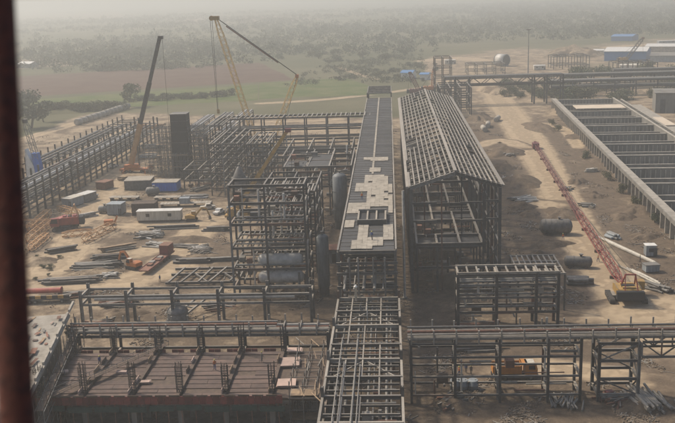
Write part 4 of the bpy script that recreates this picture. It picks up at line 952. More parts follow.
hook = Vector((tip.x + 1.5, tip.y, 19)); MB().bar(tip + Vector((2.4, 0, 0)), hook + Vector((.3, 0, 0)), .14).bar(tip + Vector((1.6, 0, 0)), hook, .14).build('hoist_rope', 'black', T)
MB().box(hook, (1.0, .7, 1.8)).build('hook_block', 'yellow', T)
# grey telescopic crane in the yard
p = at(137, 172); T = thing('mobile_crane', 'mobile crane with long grey telescopic boom raised over the left yard', 'crane', (p.x, p.y, 0), 0)
def truck_wheels(T, xs, w, r=.55, m='rubber'):
    for x in xs:
        for s in (-1, 1):
            t = MB().lathe((x, s * w / 2 - .2, r), (0, 1, 0), [(0, r * .8), (.05, r), (.35, r), (.4, r * .8)], 16).build('wheel', m, T, smooth=True)
            MB().tube((x, s * (w / 2 + .01) - .22, r), (x, s * (w / 2 + .01) + .22, r), r * .45, n=12).build('hub', 'galv', t, sub=True)
MB().box((0, 0, 1.15), (13, 2.7, .7)).box((5.6, 0, 1.9), (1.6, 2.6, 1.0)).build('chassis', 'orange', T)
truck_wheels(T, (-5.2, -3.7, -2.2, 2.2, 3.7, 5.2), 2.8)
c = MB().prism([(4.9, 1.5), (6.4, 1.5), (6.5, 2.2), (6.2, 3.0), (4.9, 3.0)], -1.2, 1.2).build('cab', 'orange', T)
MB().prism([(6.3, 2.2), (6.56, 2.2), (6.25, 2.9), (6.0, 2.9)], -1.1, 1.1).build('windscreen', 'glass_dark', c, sub=True)
MB().box((-1, 0, 2.4), (4.2, 2.6, 1.5)).box((-3.8, 0, 2.2), (1.6, 2.7, 1.6)).build('turntable', 'orange', T)
f0 = Vector((-2.0, 0, 3.2)); tipw = at_depth(159.5, 38, p.y - 3); tp = Vector((tipw.x - p.x, -3, tipw.z))
MB().bar(f0, f0.lerp(tp, .33), 1.5, 1.7).build('boom_base', 'tan_orange', T)
MB().bar(f0.lerp(tp, .325), f0.lerp(tp, .66), 1.2, 1.4).build('boom_stage', 'steel', T)
MB().bar(f0.lerp(tp, .65), tp, .95, 1.15).build('boom_stage', 'steel', T)
MB().box(tp + Vector((.4, 0, .2)), (1.8, 1.1, 1.2)).build('boom_head', 'steel', T)
MB().bar((1.2, 0, 2.6), f0.lerp(tp, .2), .4).build('luffing_ram', 'steel', T)
MB().bar(tp + Vector((1.0, 0, 0)), (tp.x + 1.0, tp.y, 18), .09).build('hoist_rope', 'black', T)
for sx in (-4.5, 4.2):
    for s in (-1, 1): MB().box((sx, s * 2.4, .9), (.4, 2.4, .4)).box((sx, s * 3.5, .45), (.35, .35, .9)).box((sx, s * 3.5, .06), (.9, .9, .12)).build('outrigger', 'orange', T)
# yellow telescopic crane inside the process frames
p = at(243, 219); T = thing('mobile_crane', 'yellow telescopic crane boom rising between the process frames', 'crane', (p.x, p.y, 0), 0)
MB().box((0, 0, 1.2), (10.5, 2.7, .7)).build('chassis', 'yellow', T); truck_wheels(T, (-4, -2.4, 2.4, 4), 2.8, .65)
MB().box((-.5, 0, 2.4), (4.5, 2.6, 1.7)).box((-3.6, 0, 2.5), (1.6, 2.7, 1.8)).build('turntable', 'yellow', T)
c = MB().prism([(.6, 1.6), (2.6, 1.6), (2.7, 2.6), (2.3, 3.6), (.6, 3.6)], .5, 1.4).build('cab', 'yellow', T); MB().prism([(1.0, 2.5), (2.72, 2.6), (2.3, 3.5), (1.0, 3.5)], 1.41, 1.44).build('cab_window', 'glass_dark', c, sub=True)
f0 = Vector((-1.5, 0, 3.4)); tw = at_depth(287, 131, p.y - 2); tp = Vector((tw.x - p.x, -2, tw.z))
MB().bar(f0, f0.lerp(tp, .5), 1.0, 1.2).build('boom_base', 'yellow', T); MB().bar(f0.lerp(tp, .49), tp, .75, .95).build('boom_stage', 'yellow', T)
MB().box(tp + Vector((.3, 0, .2)), (1.7, 1.2, 1.1)).build('boom_head', 'red_dark', T)
MB().bar(tp + Vector((.9, 0, 0)), (tp.x + .9, tp.y, 14), .09).build('hoist_rope', 'black', T)
MB().bar((1, 0, 2.4), f0.lerp(tp, .25), .4).build('luffing_ram', 'steel', T)
# blue and white crane beside the post
p = at(42, 190); T = thing('crane_tower', 'blue and white tower section with raised lattice jib beside the left rack', 'crane', (p.x, p.y, 0), 0)
MB().prism([(-4.5, 0), (-1, 0), (-1.4, 9), (-4.0, 15)], -1.6, 1.6).build('white_housing', 'white', T)
MB().prism([(-.6, 0), (1.8, 0), (.2, 13.5), (-2.0, 13.5)], -1.3, 1.3).build('blue_mast', 'blue', T)
jt = at_depth(25, 121, p.y - 2); MB().lattice((0, 0, 8), (jt.x - p.x, -2, jt.z), 1.0, 1.7, 14, .16, w2=.8).build('jib', 'galv', T)
MB().box((jt.x - p.x, -2, jt.z), (1.5, 1.2, 1.4)).build('jib_head', 'steel', T)
# far cranes
def far_crane(label, px, py, tx, ty, m, dx=0):
    p = at(px, py); t = at_depth(tx, ty, p.y); T = thing('lattice_crane', label, 'crane', (p.x, p.y, 0))
    crawler_base(T, 8, 6, m if m != 'steel' else 'yellow'); tp = Vector((t.x - p.x, 0, t.z)); MB().lattice((2, 0, 2.5), tp, .9, 2.4, 18, .3, w2=.9).build('boom', m, T)
    MB().box(tp, (2.2, 1.5, 1.6)).build('boom_head', 'rust_far', T); MB().bar(tp, (tp.x + .6, 0, 6), .12).build('hoist_rope', 'black', T)
    MB().bar(tp, (-5, 0, 4), .12).build('stay_rope', 'black', T)
far_crane('dark lattice crane boom beyond the far end of the shed', 416, 95, 410, 73, 'red_dark')
far_crane('slim orange lattice crane boom beyond the shed roof', 430, 92, 434, 70, 'orange')
far_crane('dark crane boom slanting across the blue warehouse', 624, 62, 643, 38, 'steel')

# ------------------------------------------------------------------ vehicles and yard goods
def dump_truck(label, loc, rz, s=1.0):
    T = thing('dump_truck', label, 'truck', loc, rz)
    MB().box((0, 0, .95), (7.6, 1.0, .35)).box((3.9, 0, .75), (.3, 2.3, .5)).build('chassis', 'black', T)
    truck_wheels(T, (-2.9, -1.6, 2.7), 2.35, .52)
    b = MB(); b.box((-1.2, 0, 1.3), (4.9, 2.4, .16))
    for s_ in (-1, 1): b.box((-1.2, s_ * 1.18, 2.0), (4.9, .1, 1.4))
    b.box((1.2, 0, 2.15), (.12, 2.46, 1.7)).box((-3.62, 0, 1.9), (.1, 2.46, 1.2)).box((1.7, 0, 2.95), (1.1, 2.3, .1))
    o = b.build('tipper_body', 'truck_orange', T)
    for k in range(6):
        for s_ in (-1, 1): MB().box((-3.2 + k * .8, s_ * 1.27, 2.0), (.12, .1, 1.3)).build('body_rib', 'truck_orange', o, sub=True)
    MB().box((-1.2, 0, 2.15), (4.5, 2.1, .5)).build('load', 'timber_dark', T)
    c = MB().prism([(1.75, 1.0), (3.85, 1.0), (3.9, 1.9), (3.65, 2.85), (1.85, 2.9)], -1.15, 1.15).build('cab', 'truck_orange', T)
    MB().prism([(3.88, 1.95), (3.93, 1.95), (3.72, 2.7), (3.67, 2.7)], -1.05, 1.05).build('windscreen', 'glass_dark', c, sub=True)
    for s_ in (-1, 1): MB().prism([(2.4, 1.95), (3.55, 1.95), (3.4, 2.65), (2.4, 2.65)], s_ * 1.155, s_ * 1.175).build('side_window', 'glass_dark', c, sub=True)
    for s_ in (-.8, .8): MB().box((3.97, s_, 1.05), (.08, .35, .22)).build('headlight', 'white', c, sub=True)
    MB().box((2.7, 0, 2.95), (1.6, 2.0, .1)).build('roof_panel', 'cream', c, sub=True)
    return T
p = at(511, 378); dump_truck('orange dump truck parked behind the front rack', (p.x + .4, p.y, 0), R(2))
def excavator(label, loc, rz, m='orange'):
    T = thing('excavator', label, 'excavator', loc, rz)
    for s in (-1, 1):
        pr = [(1.7 - .45 + .45 * math.cos(t), .45 + .45 * math.sin(t)) for t in np.linspace(-1.57, 1.57, 7)] + [(-1.7 + .45 + .45 * math.cos(t), .45 + .45 * math.sin(t)) for t in np.linspace(1.57, 4.71, 7)]
        MB().prism(pr, s * 1.0 - .28, s * 1.0 + .28).build('track', 'rubber', T)
    MB().prism([(-1.9, 1.0), (1.1, 1.0), (1.1, 1.7), (-.6, 2.1), (-1.9, 1.9)], -1.2, 1.2).build('house', m, T)
    c = MB().prism([(-.1, 1.1), (1.3, 1.1), (1.35, 1.9), (1.0, 2.8), (-.1, 2.8)], .25, 1.2).build('cab', m, T)
    MB().prism([(.1, 1.8), (1.38, 1.85), (1.02, 2.7), (.1, 2.7)], 1.205, 1.23).build('cab_window', 'glass_dark', c, sub=True); MB().box((.5, .72, 2.85), (1.2, .9, .1)).build('cab_roof', 'cream', c, sub=True)
    MB().bar((1.0, -.3, 1.6), (3.2, -.3, 4.0), .4, .5).bar((3.2, -.3, 4.0), (4.6, -.3, 3.7), .36, .45).build('boom', m, T)
    MB().bar((4.5, -.3, 3.9), (5.4, -.3, 1.6), .3, .4).build('arm', m, T)
    MB().prism([(5.1, .5), (5.9, .4), (5.8, 1.2), (5.4, 1.7), (5.1, 1.3)], -.75, .15).build('bucket', 'steel', T)
    MB().bar((1.0, -.3, 1.2), (2.6, -.3, 3.1), .16).build('boom_ram', 'galv', T)
p = at(134, 269); excavator('small orange excavator with boom out in the tan yard', (p.x, p.y, 0), R(150))
p = at(192, 221); excavator('yellow loader digger parked right of the white cabin', (p.x, p.y, 0), R(5), 'yellow')
# rusty trailer with red box
a, b = at(144, 275), at(166, 258); L = (b - a).length + 3; T = thing('flatbed_trailer', 'rusty flatbed trailer with a red box on its far end', 'trailer', a, math.atan2(b.y - a.y, b.x - a.x))
MB().box((L / 2, 0, 1.0), (L, 2.6, .3)).build('bed', 'rust_far', T); truck_wheels(T, (L * .6, L * .7, L * .8), 2.3, .48)
for s in (-1.3, 1.3): MB().box((L / 2, s, 1.2), (L, .1, .2)).build('side_rail', 'red_dark', T)
MB().box((L * .87, 0, 2.35), (3.4, 2.5, 2.3)).build('box', 'red_dark', T); MB().box((L * .87, 0, 3.55), (3.5, 2.6, .12)).build('box_lid', 'rust_far', T)
for k in range(4): MB().box((L * (.25 + .12 * k), rnd.uniform(-.5, .5), 1.35), (1.6, 1.2, .4)).build('load', 'galv' if k % 2 else 'rust_far', T)

def cabin(name, label, cat, px, py, L, w, h, wall, roof, rz=0.0, win=0, door=True, ribs=0, group=None, base=.25, dep=None):
    p = at(px, py); T = thing(name, label, cat, (p.x, p.y + w / 2, 0), rz, group)
    panel(T, 'skid', (0, 0, base / 2), (L * .96, w * .9, base), 'timber_dark')
    wl_ = panel(T, 'wall', (0, 0, base + h / 2), (L, w, h), wall); panel(T, 'roof', (0, 0, base + h + .08), (L + .25, w + .25, .16), roof)
    for k in range(win):
        x = -L / 2 + L * (k + .5) / win; panel(T, 'window', (x, -w / 2 - .02, base + h * .58), (1.1, .08, .95), 'glass_dark')
    if door: panel(T, 'door', (L * .42, -w / 2 - .02, base + 1.0), (.9, .07, 2.0), 'steel')
    for k in range(ribs): panel(T, 'rib', (-L / 2 + L * (k + .5) / ribs, -w / 2 - .03, base + h / 2), (.14, .07, h * .96), wall)
    return T
cabin('portable_cabin', 'long white portable cabin with two dark windows', 'cabin', 159, 222.5, 13.2, 3.2, 2.7, 'cream', 'white', R(1), 2, False, base=.7)
cabin('container', 'bright blue ribbed container with dusty pale roof', 'container', 165, 192, 8.6, 6.0, 3.0, 'blue', 'plate', R(-1), 0, False, 14)
cabin('site_store', 'low brown-roofed store left of the blue container', 'shed', 137, 190, 9.2, 8.0, 3.0, 'vessel', 'plate', R(4), 0, True, 8)
cabin('site_store', 'small grey-blue shed left of the dark timber stack', 'shed', 115, 215.5, 4.6, 4.2, 3.2, 'greyblue', 'greyblue', R(-6), 0, True, 6)
cabin('container', 'grey-blue container at the head of the row by the left rack', 'container', 70, 208, 3.6, 6.5, 2.7, 'greyblue', 'cream', R(-22), 0, True, 5)
cabin('container', 'white-roofed container in the row by the left rack', 'container', 84, 203, 3.6, 6.0, 2.5, 'galv', 'white', R(-22), 0, False, 5)
cabin('kiosk', 'small pale kiosk on the bare ground right of the road', 'kiosk', 651, 257, 2.4, 2.2, 2.5, 'greyblue', 'white', 0, 1, True)
cabin('equipment_crate', 'grey equipment crate below the pale kiosk', 'crate', 652, 273, 3.2, 2.2, 1.5, 'greyblue', 'galv', R(8), 0, False, 5)
cabin('site_store', 'rust-brown crate store at the end of the row by the left rack', 'shed', 103, 190, 4.0, 5.0, 2.4, 'rust_far', 'rust_far', R(-20), 0, False, 5)
# dark timber stack
p = at(143, 216); T = thing('timber_stack', 'tall dark stack of timber sleepers behind the white cabin', 'timber stack', (p.x, p.y + 3, 0), R(2))
for k in range(9):
    for j in range(5): panel(T, 'sleeper', (0, -2.0 + j, .22 + k * .42), (7.4 - .1 * ((k + j) % 3), .92, .38), 'timber_dark')
# tanks lying in the yard and beside the road
def lying_tank(label, px, py, L, r, m, rz=0, name='tank', bands=3, hook=None):
    p = at(px, py); T = thing(name, label, 'tank', (p.x, p.y + r, 0), rz)
    MB().lathe((-L / 2, 0, r + .25), (1, 0, 0), [(0, .1), (.12 * r, .55 * r), (.3 * r, .85 * r), (.55 * r, r), (L - .55 * r, r), (L - .3 * r, .85 * r), (L - .12 * r, .55 * r), (L, .1)], 26).build('shell', m, T, smooth=True)
    for k in range(bands): x = -L / 2 + L * (k + 1) / (bands + 1); MB().lathe((x, 0, r + .25), (1, 0, 0), [(0, r), (0, r + .07), (.2, r + .07), (.2, r)], 26).build('band', m, T)
    for x in (-L * .28, L * .28): MB().box((x, 0, .35), (.6, r * 1.6, .7)).build('saddle', 'timber_dark', T)
    MB().tube((L * .1, 0, 2 * r + .1), (L * .1, 0, 2 * r + .8), .3, n=10).tube((L * .1, 0, 2 * r + .7), (L * .1, 0, 2 * r + .85), .5, n=12).build('nozzle', m, T)
lying_tank('large dark horizontal tank beside the red boom', 557, 236, 8.8, 1.95, 'vessel', R(-4), bands=5)
lying_tank('smaller dark horizontal tank with pointed end near the road', 579, 269, 6.6, 1.25, 'vessel', R(-8), bands=2)
lying_tank('pale grey horizontal tank left of the blue container', 152, 196, 4.8, 1.3, 'galv', R(3), bands=2)
lying_tank('small silver tank left of the grey-blue shed', 103, 214, 3.6, 1.1, 'galv', R(8), bands=1)
p = at(502, 66); T = thing('tank', 'big pale cylinder open-ended on the far works', 'tank', (p.x, p.y, 0), R(-50))
MB().lathe((-5, 0, 5.1), (1, 0, 0), [(0, 4.4), (0, 5.0), (10, 5.0), (10, 4.4), (.6, 4.4)], 30).build('shell', 'clad_pale', T, smooth=True); MB().lathe((-4.9, 0, 5.1), (1, 0, 0), [(0, 5.02), (0, 5.2), (.8, 5.2), (.8, 5.02)], 30).build('rim', 'steel', T)
MB().tube((4.7, 0, 5.1), (4.9, 0, 5.1), 4.5, n=30).build('mouth_shade', 'black', T)  # black disc painted in for the shade inside the open end
# long pale stillages by the blue container
for px, py, L, lab in ((187, 206, 17, 'long pale stillage with a grey unit on it behind the cabin'), (168, 200, 9, 'short pale stillage in front of the blue container'), (125, 200, 10, 'pale stillage left of the dark timber stack')):
    p = at(px, py); T = thing('stillage', lab, 'stillage', (p.x, p.y, 0), R(rnd.uniform(-3, 4)))
    for k in range(int(L / 1.1)): panel(T, 'top_board', (-L / 2 + .55 + k * 1.1, 0, 1.1), (1.02, 3.2, .14), 'plate')
    for k in range(4): panel(T, 'bearer', (-L / 2 + .6 + k * (L - 1.2) / 3, 0, .5), (.35, 3.0, 1.0), 'timber_dark')
    if L > 12: panel(T, 'unit', (-.6, 0, 2.0), (3.2, 2.6, 1.7), 'greyblue')
def pickup(label, px, py, m, rz):
    p = at(px, py); T = thing('pickup', label, 'vehicle', (p.x, p.y, 0), rz)
    MB().prism([(-2.3, .45), (2.3, .45), (2.35, .95), (1.3, 1.1), (.8, 1.75), (-.6, 1.75), (-.75, 1.1), (-2.3, 1.05)], -.85, .85).build('body', m, T)
    MB().prism([(1.22, 1.1), (.76, 1.7), (-.5, 1.7), (-.6, 1.1)], -.87, .87).build('glazing', 'glass_dark', T); truck_wheels(T, (-1.4, 1.4), 1.7, .36)
pickup('white pickup standing left of the process frame', 219, 214, 'white', R(70)); pickup('grey pickup beside the white one', 230, 212, 'greyblue', R(95)); pickup('pale car behind the yellow loader', 208, 209, 'cream', R(20))
pickup('white van by the left rack near the crane', 112, 168, 'white', R(60)); pickup('small white lorry nearest the left rack containers', 92, 198, 'white', R(65))
# low-loader carrying a red boom at lower left
a, b = at(22, 303), at(64, 305); T = thing('low_loader', 'low loader with red tube and striped beam at the lower left', 'trailer', (a.x, a.y, 0), R(4)); L = (b - a).length
MB().box((L / 2, 0, 1.0), (L + 1, 2.6, .35)).build('bed', 'steel', T); truck_wheels(T, (1, 2.2, 3.4, L - 1), 2.4, .5)
MB().lathe((-3, .3, 2.6), (1, 0, 0), [(0, .62), (L + 1.5, .62), (L + 1.5, .8), (L + 1.8, .8), (L + 1.8, .3)], 18).build('red_tube', 'red', T, smooth=True)
for k in range(9): MB().box((.3 + k * (L + 1) / 9, -1.1, 1.5), ((L + 1) / 9, .35, .7)).build('stripe_block', 'yellow' if k % 2 else 'black', T)

# piles of steel
def pile(label, px, py, n, L, spread, m=('steel', 'galv', 'steel_pale'), rz=0.0, jit=.12, w=.3, hh=3, name='steel_pile', cat='steel pile', ib=True, group=None):
    p = at(px, py); T = thing(name, label, cat, (p.x, p.y, 0), rz, group); n = int(n * 1.5); spread *= 1.25
    for k in range(n):
        lay = k % hh; y = rnd.uniform(-spread, spread) * (1 - .25 * lay); x = rnd.uniform(-L * .15, L * .15); r = rnd.uniform(-jit, jit); l = L * rnd.uniform(.55, 1.0) / 2
        z = w * .6 + lay * w * 1.05; q = Vector((math.cos(r) * l, math.sin(r) * l, rnd.uniform(-.05, .12)))
        member(T, 'beam' if ib else 'pipe', (x - q.x, y - q.y, z), (x + q.x, y + q.y, z + q.z), w, w * 1.1, rnd.choice(m), 'ibeam' if ib else 'tube')
    return T
GL = ('galv', 'white', 'steel_pale', 'steel')
pile('jumble of pale and grey steel sections in front of the white cabin', 150, 236, 40, 7, 2.6, GL, R(5), .9, .34)
pile('dark steel bundle lying along the tan track below the cabin', 175, 229, 12, 14, .6, ('steel', 'galv'), R(3), .03, .35)
pile('short steel bundle right of the jumbled sections', 217, 231, 10, 7, .7, ('steel', 'galv'), R(-2), .05, .4)
pile('pale criss-cross steel angles on the mound left of the process frame', 200, 250, 34, 6, 3.2, GL, R(25), .9, .22)
pile('dark heavy girders right of the rusty trailer', 192, 263, 9, 9, .8, ('steel', 'vessel'), R(3), .03, .55, 2)
pile('long grey girder bundle reaching the process frame', 222, 261, 8, 10, .5, ('steel', 'galv'), R(4), .03, .45, 2)
pile('dark flat steel heap left of the excavator', 96, 268, 26, 11, 2.4, ('steel', 'vessel', 'galv'), R(6), .12, .4)
pile('low dark steel heap at the yard edge near the post', 70, 283, 20, 13, 1.4, ('steel', 'vessel'), R(6), .06, .4)
pile('pale angle sections lying below the flat steel heap', 108, 277, 14, 6, 1.6, GL, R(25), .6, .25)
pile('steel sections under the yard rack at its left end', 120, 305, 18, 8, 1.6, ('steel', 'galv', 'rust_far'), R(10), .4, .3)
pile('tan sheet piles stacked beside the boom sections', 118, 250, 10, 9, 1.0, ('timber', 'steel_pale'), R(30), .06, .4)
pile('dark beams at the left end of the orange boom sections', 60, 252, 12, 8, 1.0, ('timber_dark', 'steel'), R(28), .1, .4)
pile('grey beams at the foot of the red crawler crane', 88, 217, 7, 6, .6, ('white', 'galv'), R(35), .1, .4)
pile('pale pipes heaped at the lower right below the trestle tower', 645, 403, 26, 7.5, 2.6, ('galv', 'steel_pale'), R(100), .16, .42, ib=False, name='pipe_pile', cat='pipe pile')
pile('loose pipes under the right bay of the front rack', 568, 404, 14, 5, 2.2, ('galv', 'steel_pale'), R(75), .5, .3, ib=False, name='pipe_pile', cat='pipe pile')
pile('rusty scrap bars at the foot of the trestle tower', 615, 402, 16, 4, 2.0, ('rust_far', 'steel'), R(40), .7, .25)
pile('two layers of grey pipes near the crawler crane', 580, 284, 9, 5.5, 1.4, ('galv', 'vessel'), R(-4), .04, .75, 2, ib=False, name='pipe_pile', cat='pipe pile')
pile('long pale pipes laid end to end along the right roadside', 629, 252, 6, 26, .5, ('steel_pale', 'cream'), R(108), .02, .4, 1, ib=False, name='pipe_pile', cat='pipe pile')
pile('second run of pale pipes nearer the crawler crane', 641, 276, 5, 14, .5, ('steel_pale', 'cream'), R(110), .04, .4, 1, ib=False, name='pipe_pile', cat='pipe pile')
pile('short grey pipe bundle beside the road bend', 612, 238, 8, 4.5, .9, ('galv', 'greyblue'), R(115), .08, .6, 2, ib=False, name='pipe_pile', cat='pipe pile')
pile('grey pipes fanned out right of the crawler crane', 656, 290, 10, 7, 1.4, ('galv', 'vessel'), R(125), .2, .45, ib=False, name='pipe_pile', cat='pipe pile')
pile('timber and steel scraps left of the upper road', 588, 207, 9, 5, 1.2, GL, R(140), .5, .35)
pile('pale steel frames dumped on the mound right of the shed', 515, 180, 30, 9, 4, GL, R(60), .6, .3)
pile('scattered steel on the grey mound nearer the shed eave', 522, 200, 24, 8, 3, GL, R(20), .5, .3)
pile('light scrap on the upper round mound', 508, 155, 16, 6, 4, GL, R(40), .9, .3)
pile('pale boards heaped below the basin wall', 592, 172, 8, 5, .9, ('white', 'cream'), R(10), .3, .4)
pile('timber offcuts in the dark ground right of the road', 566, 190, 12, 5, 1.5, ('timber', 'galv'), R(60), .8, .3)
pile('rust-brown bars under the three-tier rack', 475, 328, 14, 9, 1.2, ('rust_far', 'steel'), R(4), .1, .3)
pile('grey steel behind the front rack near the workers', 480, 350, 16, 8, 1.0, ('galv', 'steel'), R(2), .1, .35)
pile('dark scrap under the central bay of the front rack', 450, 402, 14, 5, 1.5, ('steel', 'rust_far'), R(30), .6, .3)
pile('grey steel spread between the rusty trailer and the jumbled sections', 158, 246, 22, 7, 1.8, GL, R(-15), .5, .26)
pile('dark plates and bars between the boom sections and the excavator', 108, 259, 20, 8, 1.6, ('steel', 'vessel', 'timber_dark'), R(15), .25, .4)
pile('thin bars fanned out above the heavy girders', 186, 247, 20, 7, 1.6, ('steel', 'galv'), R(-20), .35, .2)
pile('pale short beams beside the white pickup', 236, 208, 12, 4, 1.2, ('white', 'greyblue', 'galv'), R(30), .5, .4)
pile('brown timber heap at the foot of the mobile crane', 128, 180, 14, 6, 1.2, ('timber', 'timber_dark'), R(20), .2, .4)
pile('rusty bars left of the low loader tail', 78, 296, 14, 7, 1.2, ('rust_far', 'steel'), R(12), .3, .3)
pile('steel bars under the right half of the yard rack', 225, 308, 18, 8, 1.6, ('steel', 'galv', 'rust_far'), R(-6), .4, .3)
pile('mixed scrap between the yard rack and the front rack', 100, 326, 18, 6, 2.0, ('steel', 'rust_far', 'timber'), R(10), .7, .3)
pile('grey bars left of the narrow tiered frame foot', 200, 190, 16, 7, 1.4, ('galv', 'steel_pale'), R(55), .15, .35)
pile('pale pipes in the yard behind the stillages', 195, 198, 10, 9, .8, ('clad_pale', 'galv'), R(5), .06, .5, 2, ib=False, name='pipe_pile', cat='pipe pile')
pile('orange and grey oddments beyond the mobile crane', 150, 158, 14, 8, 2.5, ('tan_orange', 'galv', 'greyblue'), R(5), .4, .45)
pile('sheet bundle beyond the mobile crane near the tower', 152, 148, 10, 9, 1.5, ('greyblue', 'galv'), R(3), .06, .8, 2)
pile('timber packs at the far end of the left yard', 152, 128, 14, 12, 3, ('timber', 'tan_orange'), R(4), .15, .9, 2)
# steel frame assembled flat on the yard
T0 = at(203, 285); T = thing('ground_frame', 'ladder-like steel frame lying assembled on the yard', 'steel frame', (T0.x, T0.y, 0), R(1))
for y in (0, 6.5, 11): member(T, 'chord', (-8.8, y, .6), (8.8, y, .6), .45, .6)
for x, s in ((-8, 1.6), (-5, 2.2), (-1, 1.6), (1.6, 2.4), (6.4, 1.8)): member(T, 'rung', (x, -.2, .9), (x + s, 11, .9), .4, .4, 'galv')
for x in (-3, 4): member(T, 'diagonal', (x, 6.5, .8), (x + 4, 0, .8), .3, .3, 'steel')
T0 = at(186, 322); T = thing('ladder_frame', 'pale ladder frame leaning behind the domed tank', 'steel frame', (T0.x, T0.y, 0), R(62))
for y in (0, 2.2): member(T, 'stile', (-5, y, .5), (7, y, 3.0), .35, .35, 'galv')
for k in range(7): member(T, 'rung', (-4.4 + k * 1.8, 0, .7 + k * .37), (-4.4 + k * 1.8, 2.2, .7 + k * .37), .25, .25, 'galv')
# blue-grey drums by the front rack
for px, lab in ((455, 'leftmost steel drum in front of the orange truck'), (463, 'middle steel drum in front of the orange truck'), (473, 'rightmost steel drum in front of the orange truck')):
    p = at(px, 389); D = thing('steel_drum', lab, 'drum', (p.x, p.y, 0)); MB().lathe((0, 0, 0), (0, 0, 1), [(0, .8), (.05, .85), (.7, .85), (.75, .9), (.8, .85), (1.6, .85), (1.65, .8)], 18).build('shell', 'greyblue', D, smooth=True); MB().tube((.4, 0, 1.64), (.4, 0, 1.72), .12, n=8).build('bung', 'steel', D)
p = at(609, 397); o = MB().box((0, 0, .5), (1.1, .9, 1.0)).box((0, 0, 1.03), (1.2, 1.0, .1)).build('tool_box', 'red_dark', None, (p.x, p.y, 0), R(12)); tag(o, 'small red tool box beside the trestle tower', 'box')
p = at(109, 225); o = MB().box((0, 0, .8), (2.6, 1.8, 1.6)).bar((1.5, 0, .3), (2.6, 0, 2.6), .5).build('generator', 'orange', None, (p.x, p.y, 0), R(10)); tag(o, 'orange generator set with pale exhaust left of the cabin', 'generator')
# cable reels along the basin road
for i, (px, py) in enumerate(((497, 121), (488, 127), (484, 131))):
    p = at(px, py); o = MB().lathe((-4, 0, 1.2), (1, 0, 0), [(0, .9), (0, 1.2), (9, 1.2), (9, .9)], 16).build('culvert_pipe', 'concrete_pale', None, (p.x, p.y, 0), R(75 + 8 * i), smooth=True); tag(o, 'pale concrete culvert pipe lying right of the shed far end', 'pipe', 'culvert pipes near the shed')

# ------------------------------------------------------------------ far works
T = thing('pipe_bridge', 'hazy high pipe bridge spanning the dirt road', 'pipe bridge')
a, b = at_depth(455, 80, 520), at_depth(562, 73, 520); zt = (a.z + b.z) / 2
xsg = [a.x - 6, a.x, a.x + 8, b.x - 16, b.x - 9, b.x]
for x in xsg:
    for y in (516, 524): member(T, 'column', (x, y, 0), (x, y, zt + 1), .8)
    for z in (zt, zt - 4): member(T, 'cross_beam', (x, 516, z), (x, 524, z), .5, .7)
for y in (516, 524):
    for z in (zt, zt - 4): member(T, 'long_beam', (a.x - 6, y, z), (b.x + 1, y, z), .6, .9)
    for k in range(12): x = a.x + k * (b.x - a.x) / 12; member(T, 'diagonal', (x, y, zt - 4 if k % 2 else zt), (x + (b.x - a.x) / 12, y, zt if k % 2 else zt - 4), .35)
for y in (517.5, 520, 522.5): pipe(T, 'pipe', (a.x - 6, y, zt + .8), (b.x, y, zt + .8), 1.0, 'galv')
def hazy_frame(label, x0, x1, y0, y1, nx, ny, z, tiers, m='steel', w=.55):
    T = thing('process_structure', label, 'steel frame')
    X = np.linspace(x0, x1, nx); Y = np.linspace(y0, y1, ny)
    for x in X:
        for y in Y: member(T, 'column', (x, y, 0), (x, y, z), w)
    for zz in tiers:
        for y in Y: member(T, 'long_beam', (x0, y, zz), (x1, y, zz), w * .8, w)
        for x in X: member(T, 'cross_beam', (x, y0, zz), (x, y1, zz), w * .7, w * .9)
hazy_frame('hazy tiered frame at the left foot of the pipe bridge', 26, 42, 470, 500, 4, 4, 15, (5, 10, 15))
hazy_frame('tall hazy frame rising behind the pipe bridge', 28, 38, 560, 580, 3, 3, 24, (6, 12, 18, 24), w=.4)
for k_, (xa, ya_, n_, lab) in enumerate(((118, 560, 4, 'low hazy frame just behind the basin end'), (190, 590, 5, 'wide low hazy frame right of the pipe bridge'), (160, 650, 4, 'hazy frame among the trees below the blue warehouse'), (255, 640, 5, 'hazy frame at the right edge behind the racks'), (60, 700, 4, 'hazy frame on the sandy works left of the mast'), (130, 730, 4, 'hazy frame right of the far pale cylinder'))):
    hazy_frame(lab, xa, xa + 7 * n_, ya_, ya_ + 24, n_ + 1, 3, 6 + k_ % 3 * 2, (3, 6 + k_ % 3 * 2), w=.5)
for k_, (px, py, a_, lab) in enumerate(((575, 80, 16, 'long pale works hut below the dark mound'), (540, 70, 9, 'short pale hut near the lighting mast'), (660, 79, 16, 'low hut among the racks at the right edge'), (450, 64, 10, 'pale hut on the sandy works behind the pipe bridge'), (668, 44, 20, 'faint long hut at the far right horizon'))):
    cabin('works_hut', lab, 'hut', px, py, a_, 6, 3.2, 'cream' if k_ % 2 else 'greyblue', 'white', R(k_ * 3 - 5), 2, True)
for j, (py, x0, x1, z) in enumerate(((91, 96, 330, 9), (84, 104, 340, 9), (78, 150, 350, 8))):
    p = at(620, py + 4); T = thing('pipe_rack', ('nearest hazy pipe rack behind the concrete basin', 'middle hazy pipe rack behind the concrete basin', 'farthest hazy pipe rack behind the concrete basin')[j], 'pipe rack', (0, p.y, 0), R(-1.5))
    for i in range(20):
        x = x0 + i * (x1 - x0) / 19
        for y in (0, 8): member(T, 'column', (x, y, 0), (x, y, z), .6)
        for zz in (z, z - 3.5): member(T, 'cross_beam', (x, 0, zz), (x, 8, zz), .5, .6)
    for zz in (z, z - 3.5):
        for y in (0, 8): member(T, 'long_beam', (x0, y, zz), (x1, y, zz), .5, .8)
        for y in (1.5, 3, 4.6, 6.2): pipe(T, 'pipe', (x0, y, zz + .7), (x1, y, zz + .7), .9, 'galv')
